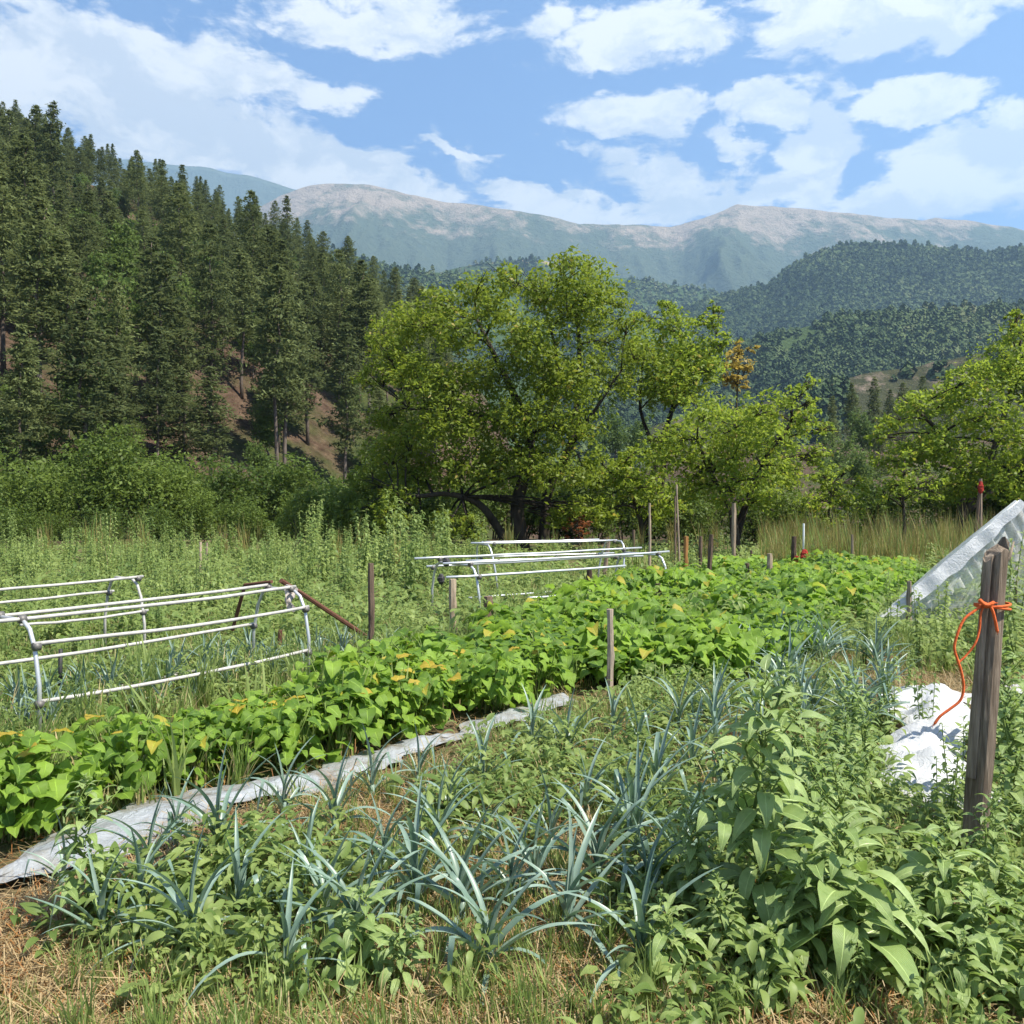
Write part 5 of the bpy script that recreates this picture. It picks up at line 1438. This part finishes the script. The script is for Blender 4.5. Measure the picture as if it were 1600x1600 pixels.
# dark knot on the grey stake
# white pole, red cloths
b = G(1256, 905); stick([(b.x, b.y, 0), P(1256, 818, b.y)], (.022, .020), 'plastic_pole', M['whiteplastic'], 'slim white plastic pole standing by the red cloths', 'pole', wob=.0)
def wad(px, v, d, w, h, mat, name, label, cat, seed):
    rs = np.random.RandomState(seed); m = MB()
    c = P(px, v, d); pts = []
    rows = 9; cols = 10
    for j in range(rows):
        f = j / (rows - 1); rr2 = math.sin(math.pi * (f * .86 + .07)) ** .6
        for i in range(cols):
            a = 6.283 * i / cols; k2 = 1 + .45 * (rs.rand() - .5)
            pts.append((math.cos(a) * w * rr2 * k2, math.sin(a) * w * .8 * rr2 * k2, (f - .5) * h))
    fs = []
    for j in range(rows - 1):
        for i in range(cols): fs.append((j * cols + i, j * cols + (i + 1) % cols, (j + 1) * cols + (i + 1) % cols, (j + 1) * cols + i))
    fs.append(tuple(range(cols))[::-1]); fs.append(tuple((rows - 1) * cols + i for i in range(cols)))
    m.add(pts, fs); o = m.obj(name, M[mat], None, c, smooth=False); tag(o, label, cat); return o
wad(1257, 870, 17.0, .085, .30, 'red', 'red_cloth', 'upper red cloth tied round the white pole', 'cloth', 1)
wad(1245, 882, 16.8, .075, .34, 'red', 'red_cloth', 'lower red cloth hung on the grey split post', 'cloth', 2)
wad(1532, 762, F*EYE/100-.02, .07, .32, 'red', 'red_cloth', 'faded red rag wound on top of the peeled pole', 'cloth', 3)
wad(697, 878, 11.2, .05, .12, 'tie', 'dark_tie', 'dark bundle of ties on the end of the middle frame rails', 'tie', 4)
wad(689, 905, 11.2, .05, .14, 'tie', 'dark_tie', 'dark bundle of ties hanging below the first on the middle frame', 'tie', 5)

# thick post with rope
PD = 3.62
def post():
    t = empty('thick_post'); b = P(1521, 1380, PD); b.z = T(b.x, b.y) - .1; t.location = b
    top = P(1558, 862, PD)
    tag(t, 'thick weathered wooden post with a split top and orange twine round it', 'post')
    def col(x0, y0, r, z0, z1, top_j, seed, name, jag):
        rs = np.random.RandomState(seed); sides = 18; n = 26; vs = []; fs = []
        prof = 1 + .045 * rs.randn(sides); grooves = [rs.randint(sides) for q in range(4)]
        for g in grooves: prof[g] -= .11
        ax = (top - b)
        for i in range(n):
            f = i / (n - 1)
            for k2 in range(sides):
                a = 6.283 * k2 / sides
                zz = z0 + (z1 - z0) * f
                if i == n - 1: zz += jag * (math.sin(a + 1.2) * .8 + .5 * math.sin(3 * a)) * (z1 - z0)
                rr2 = r * prof[k2] * (1.10 - .16 * f) * (1 + .035 * math.sin(f * 9 + seed) + .02 * rs.randn())
                p = ax * zz + Vector((x0 + math.cos(a) * rr2, y0 + math.sin(a) * rr2, 0))
                vs.append(p)
        for i in range(n - 1):
            for k2 in range(sides): fs.append((i * sides + k2, i * sides + (k2 + 1) % sides, (i + 1) * sides + (k2 + 1) % sides, (i + 1) * sides + k2))
        fs.append(tuple((n - 1) * sides + k2 for k2 in range(sides)))
        m = MB(); m.add(vs, fs); return m.obj(name, M['post'], t, smooth=False)
    col(0, 0, .050, 0, 1.0, 0, 3, 'shaft', .035)
    col(-.034, -.01, .026, .35, .985, 0, 5, 'split_piece', .02)
    m = MB(); q = (P(1566, 880, PD - .01) - b); m.tube([q, q + Vector((.03, 0, .02)), P(1585, 846, PD - .02) - b], [.012, .009, .003], 6); m.obj('splinter', M['post'], t)
    return t, b, top
tp, pb, ptop = post()
rope = empty('orange_twine', P(1545, 945, PD)); tag(rope, 'bright orange twine tied round the thick post with a long dangling end', 'twine')
o0 = rope.location
def strand(pts, r, name='strand', dd=-.07):
    w = [P(px, v, PD + dd + e) - o0 for px, v, e in pts]; sm = []
    for i in range(len(w) - 1):
        for q in range(7):
            tt = q / 7; p0 = w[max(i - 1, 0)]; p1 = w[i]; p2 = w[i + 1]; p3 = w[min(i + 2, len(w) - 1)]
            sm.append(.5 * ((2 * p1) + (p2 - p0) * tt + (2 * p0 - 5 * p1 + 4 * p2 - p3) * tt ** 2 + (3 * p1 - p0 - 3 * p2 + p3) * tt ** 3))
    sm.append(w[-1]); m = MB(); fp = []
    for i in range(len(sm) - 1):
        for q in range(3): fp.append(sm[i].lerp(sm[i + 1], q / 3))
    fp.append(sm[-1])
    for ph in (0, 2.09, 4.19):
        pts_ = []
        for i, p in enumerate(fp):
            t = (fp[min(i + 1, len(fp) - 1)] - fp[max(i - 1, 0)]).normalized(); x_ = t.cross(Vector((0, 1, .01))).normalized(); y_ = t.cross(x_)
            a = i * .95 + ph; pts_.append(p + (x_ * math.cos(a) + y_ * math.sin(a)) * r * .48)
        m.tube(pts_, r * .52, 5)
    e = fp[-1]; dv = (fp[-1] - fp[-3]).normalized()
    for q in range(5): m.tube([e, e + dv * .012 + Vector((random.uniform(-.01, .01), random.uniform(-.006, .006), random.uniform(-.008, .004)))], [.0012, .0006], 4)
    return m.obj(name, M['rope'], rope)
for k2, (dz, tl) in enumerate(((0, .1), (-.008, -.15))):
    m = MB(); n = 24; cx = P(1552, 945, PD).x - o0.x
    m.tube([Vector((cx + math.cos(6.283 * i / n) * .066, math.sin(6.283 * i / n) * .066, dz + tl * .06 * math.cos(6.283 * i / n))) for i in range(n + 1)], .0055, 6, cap=False); m.obj('loop', M['rope'], rope)
strand([(1540,944,0),(1524,955,-.01),(1508,968,-.02),(1498,990,-.03),(1493,1012,-.03),(1498,1032,-.03),(1504,1050,-.03),(1508,1075,-.03),(1503,1095,-.03),(1488,1108,-.03),(1472,1120,-.03),(1463,1132,-.03)], .0062)
strand([(1540,944,0),(1534,960,-.01),(1532,985,-.01),(1526,1005,-.02),(1514,1022,-.02),(1500,1036,-.03)], .0048)
strand([(1538,942,-.01),(1550,950,-.015),(1556,968,-.015),(1560,987,-.01)], .0068)
strand([(1532,938,-.01),(1542,946,-.02),(1554,942,-.015)], .009, 'knot')

# ------------------------------------------------------------------ haze
hz = fastmesh('haze', [(-9500, -700, -76.5), (9500, -700, -76.5), (9500, 9300, -76.5), (-9500, 9300, -76.5), (-9500, -700, 2600), (9500, -700, 2600), (9500, 9300, 2600), (-9500, 9300, 2600)][:4], [(0, 1, 2, 3)])
m, nt = newmat('haze_air')
pv = nd(nt, 'ShaderNodeVolumePrincipled', i_Density=1.5e-4); pv.inputs['Color'].default_value = (.44, .70, 1.0, 1); pv.inputs['Anisotropy'].default_value = .2
oo = nt.nodes.new('ShaderNodeOutputMaterial'); nt.links.new(pv.outputs[0], oo.inputs['Volume'])
hb = bpy.data.meshes.new('haze')
hv = [(-9500, -700, -76.5), (9500, -700, -76.5), (9500, 9300, -76.5), (-9500, 9300, -76.5), (-9500, -700, 2700), (9500, -700, 2700), (9500, 9300, 2700), (-9500, 9300, 2700)]
hb.from_pydata(hv, [], [(3, 2, 1, 0), (4, 5, 6, 7), (0, 1, 5, 4), (1, 2, 6, 5), (2, 3, 7, 6), (3, 0, 4, 7)]); hb.update(); hb.materials.append(m)
tag(link('haze', hb), 'faint blue haze thickening towards the mountains', 'haze', kind='stuff')

# unused plant prototypes leave the scene
for arr, us in ((AMAR, [i for i in range(5) if not am_used[i]]), (LEEK, [i for i in range(5) if not lk_used[i]]), (BN, [i for i in range(5) if (True, i) not in used]), (BF, [i for i in range(4) if (False, i) not in used]), (WD, [i for i in range(4) if i not in wused])):
    for i in us:
        for ch in list(arr[i].children): bpy.data.objects.remove(ch)
        bpy.data.objects.remove(arr[i])
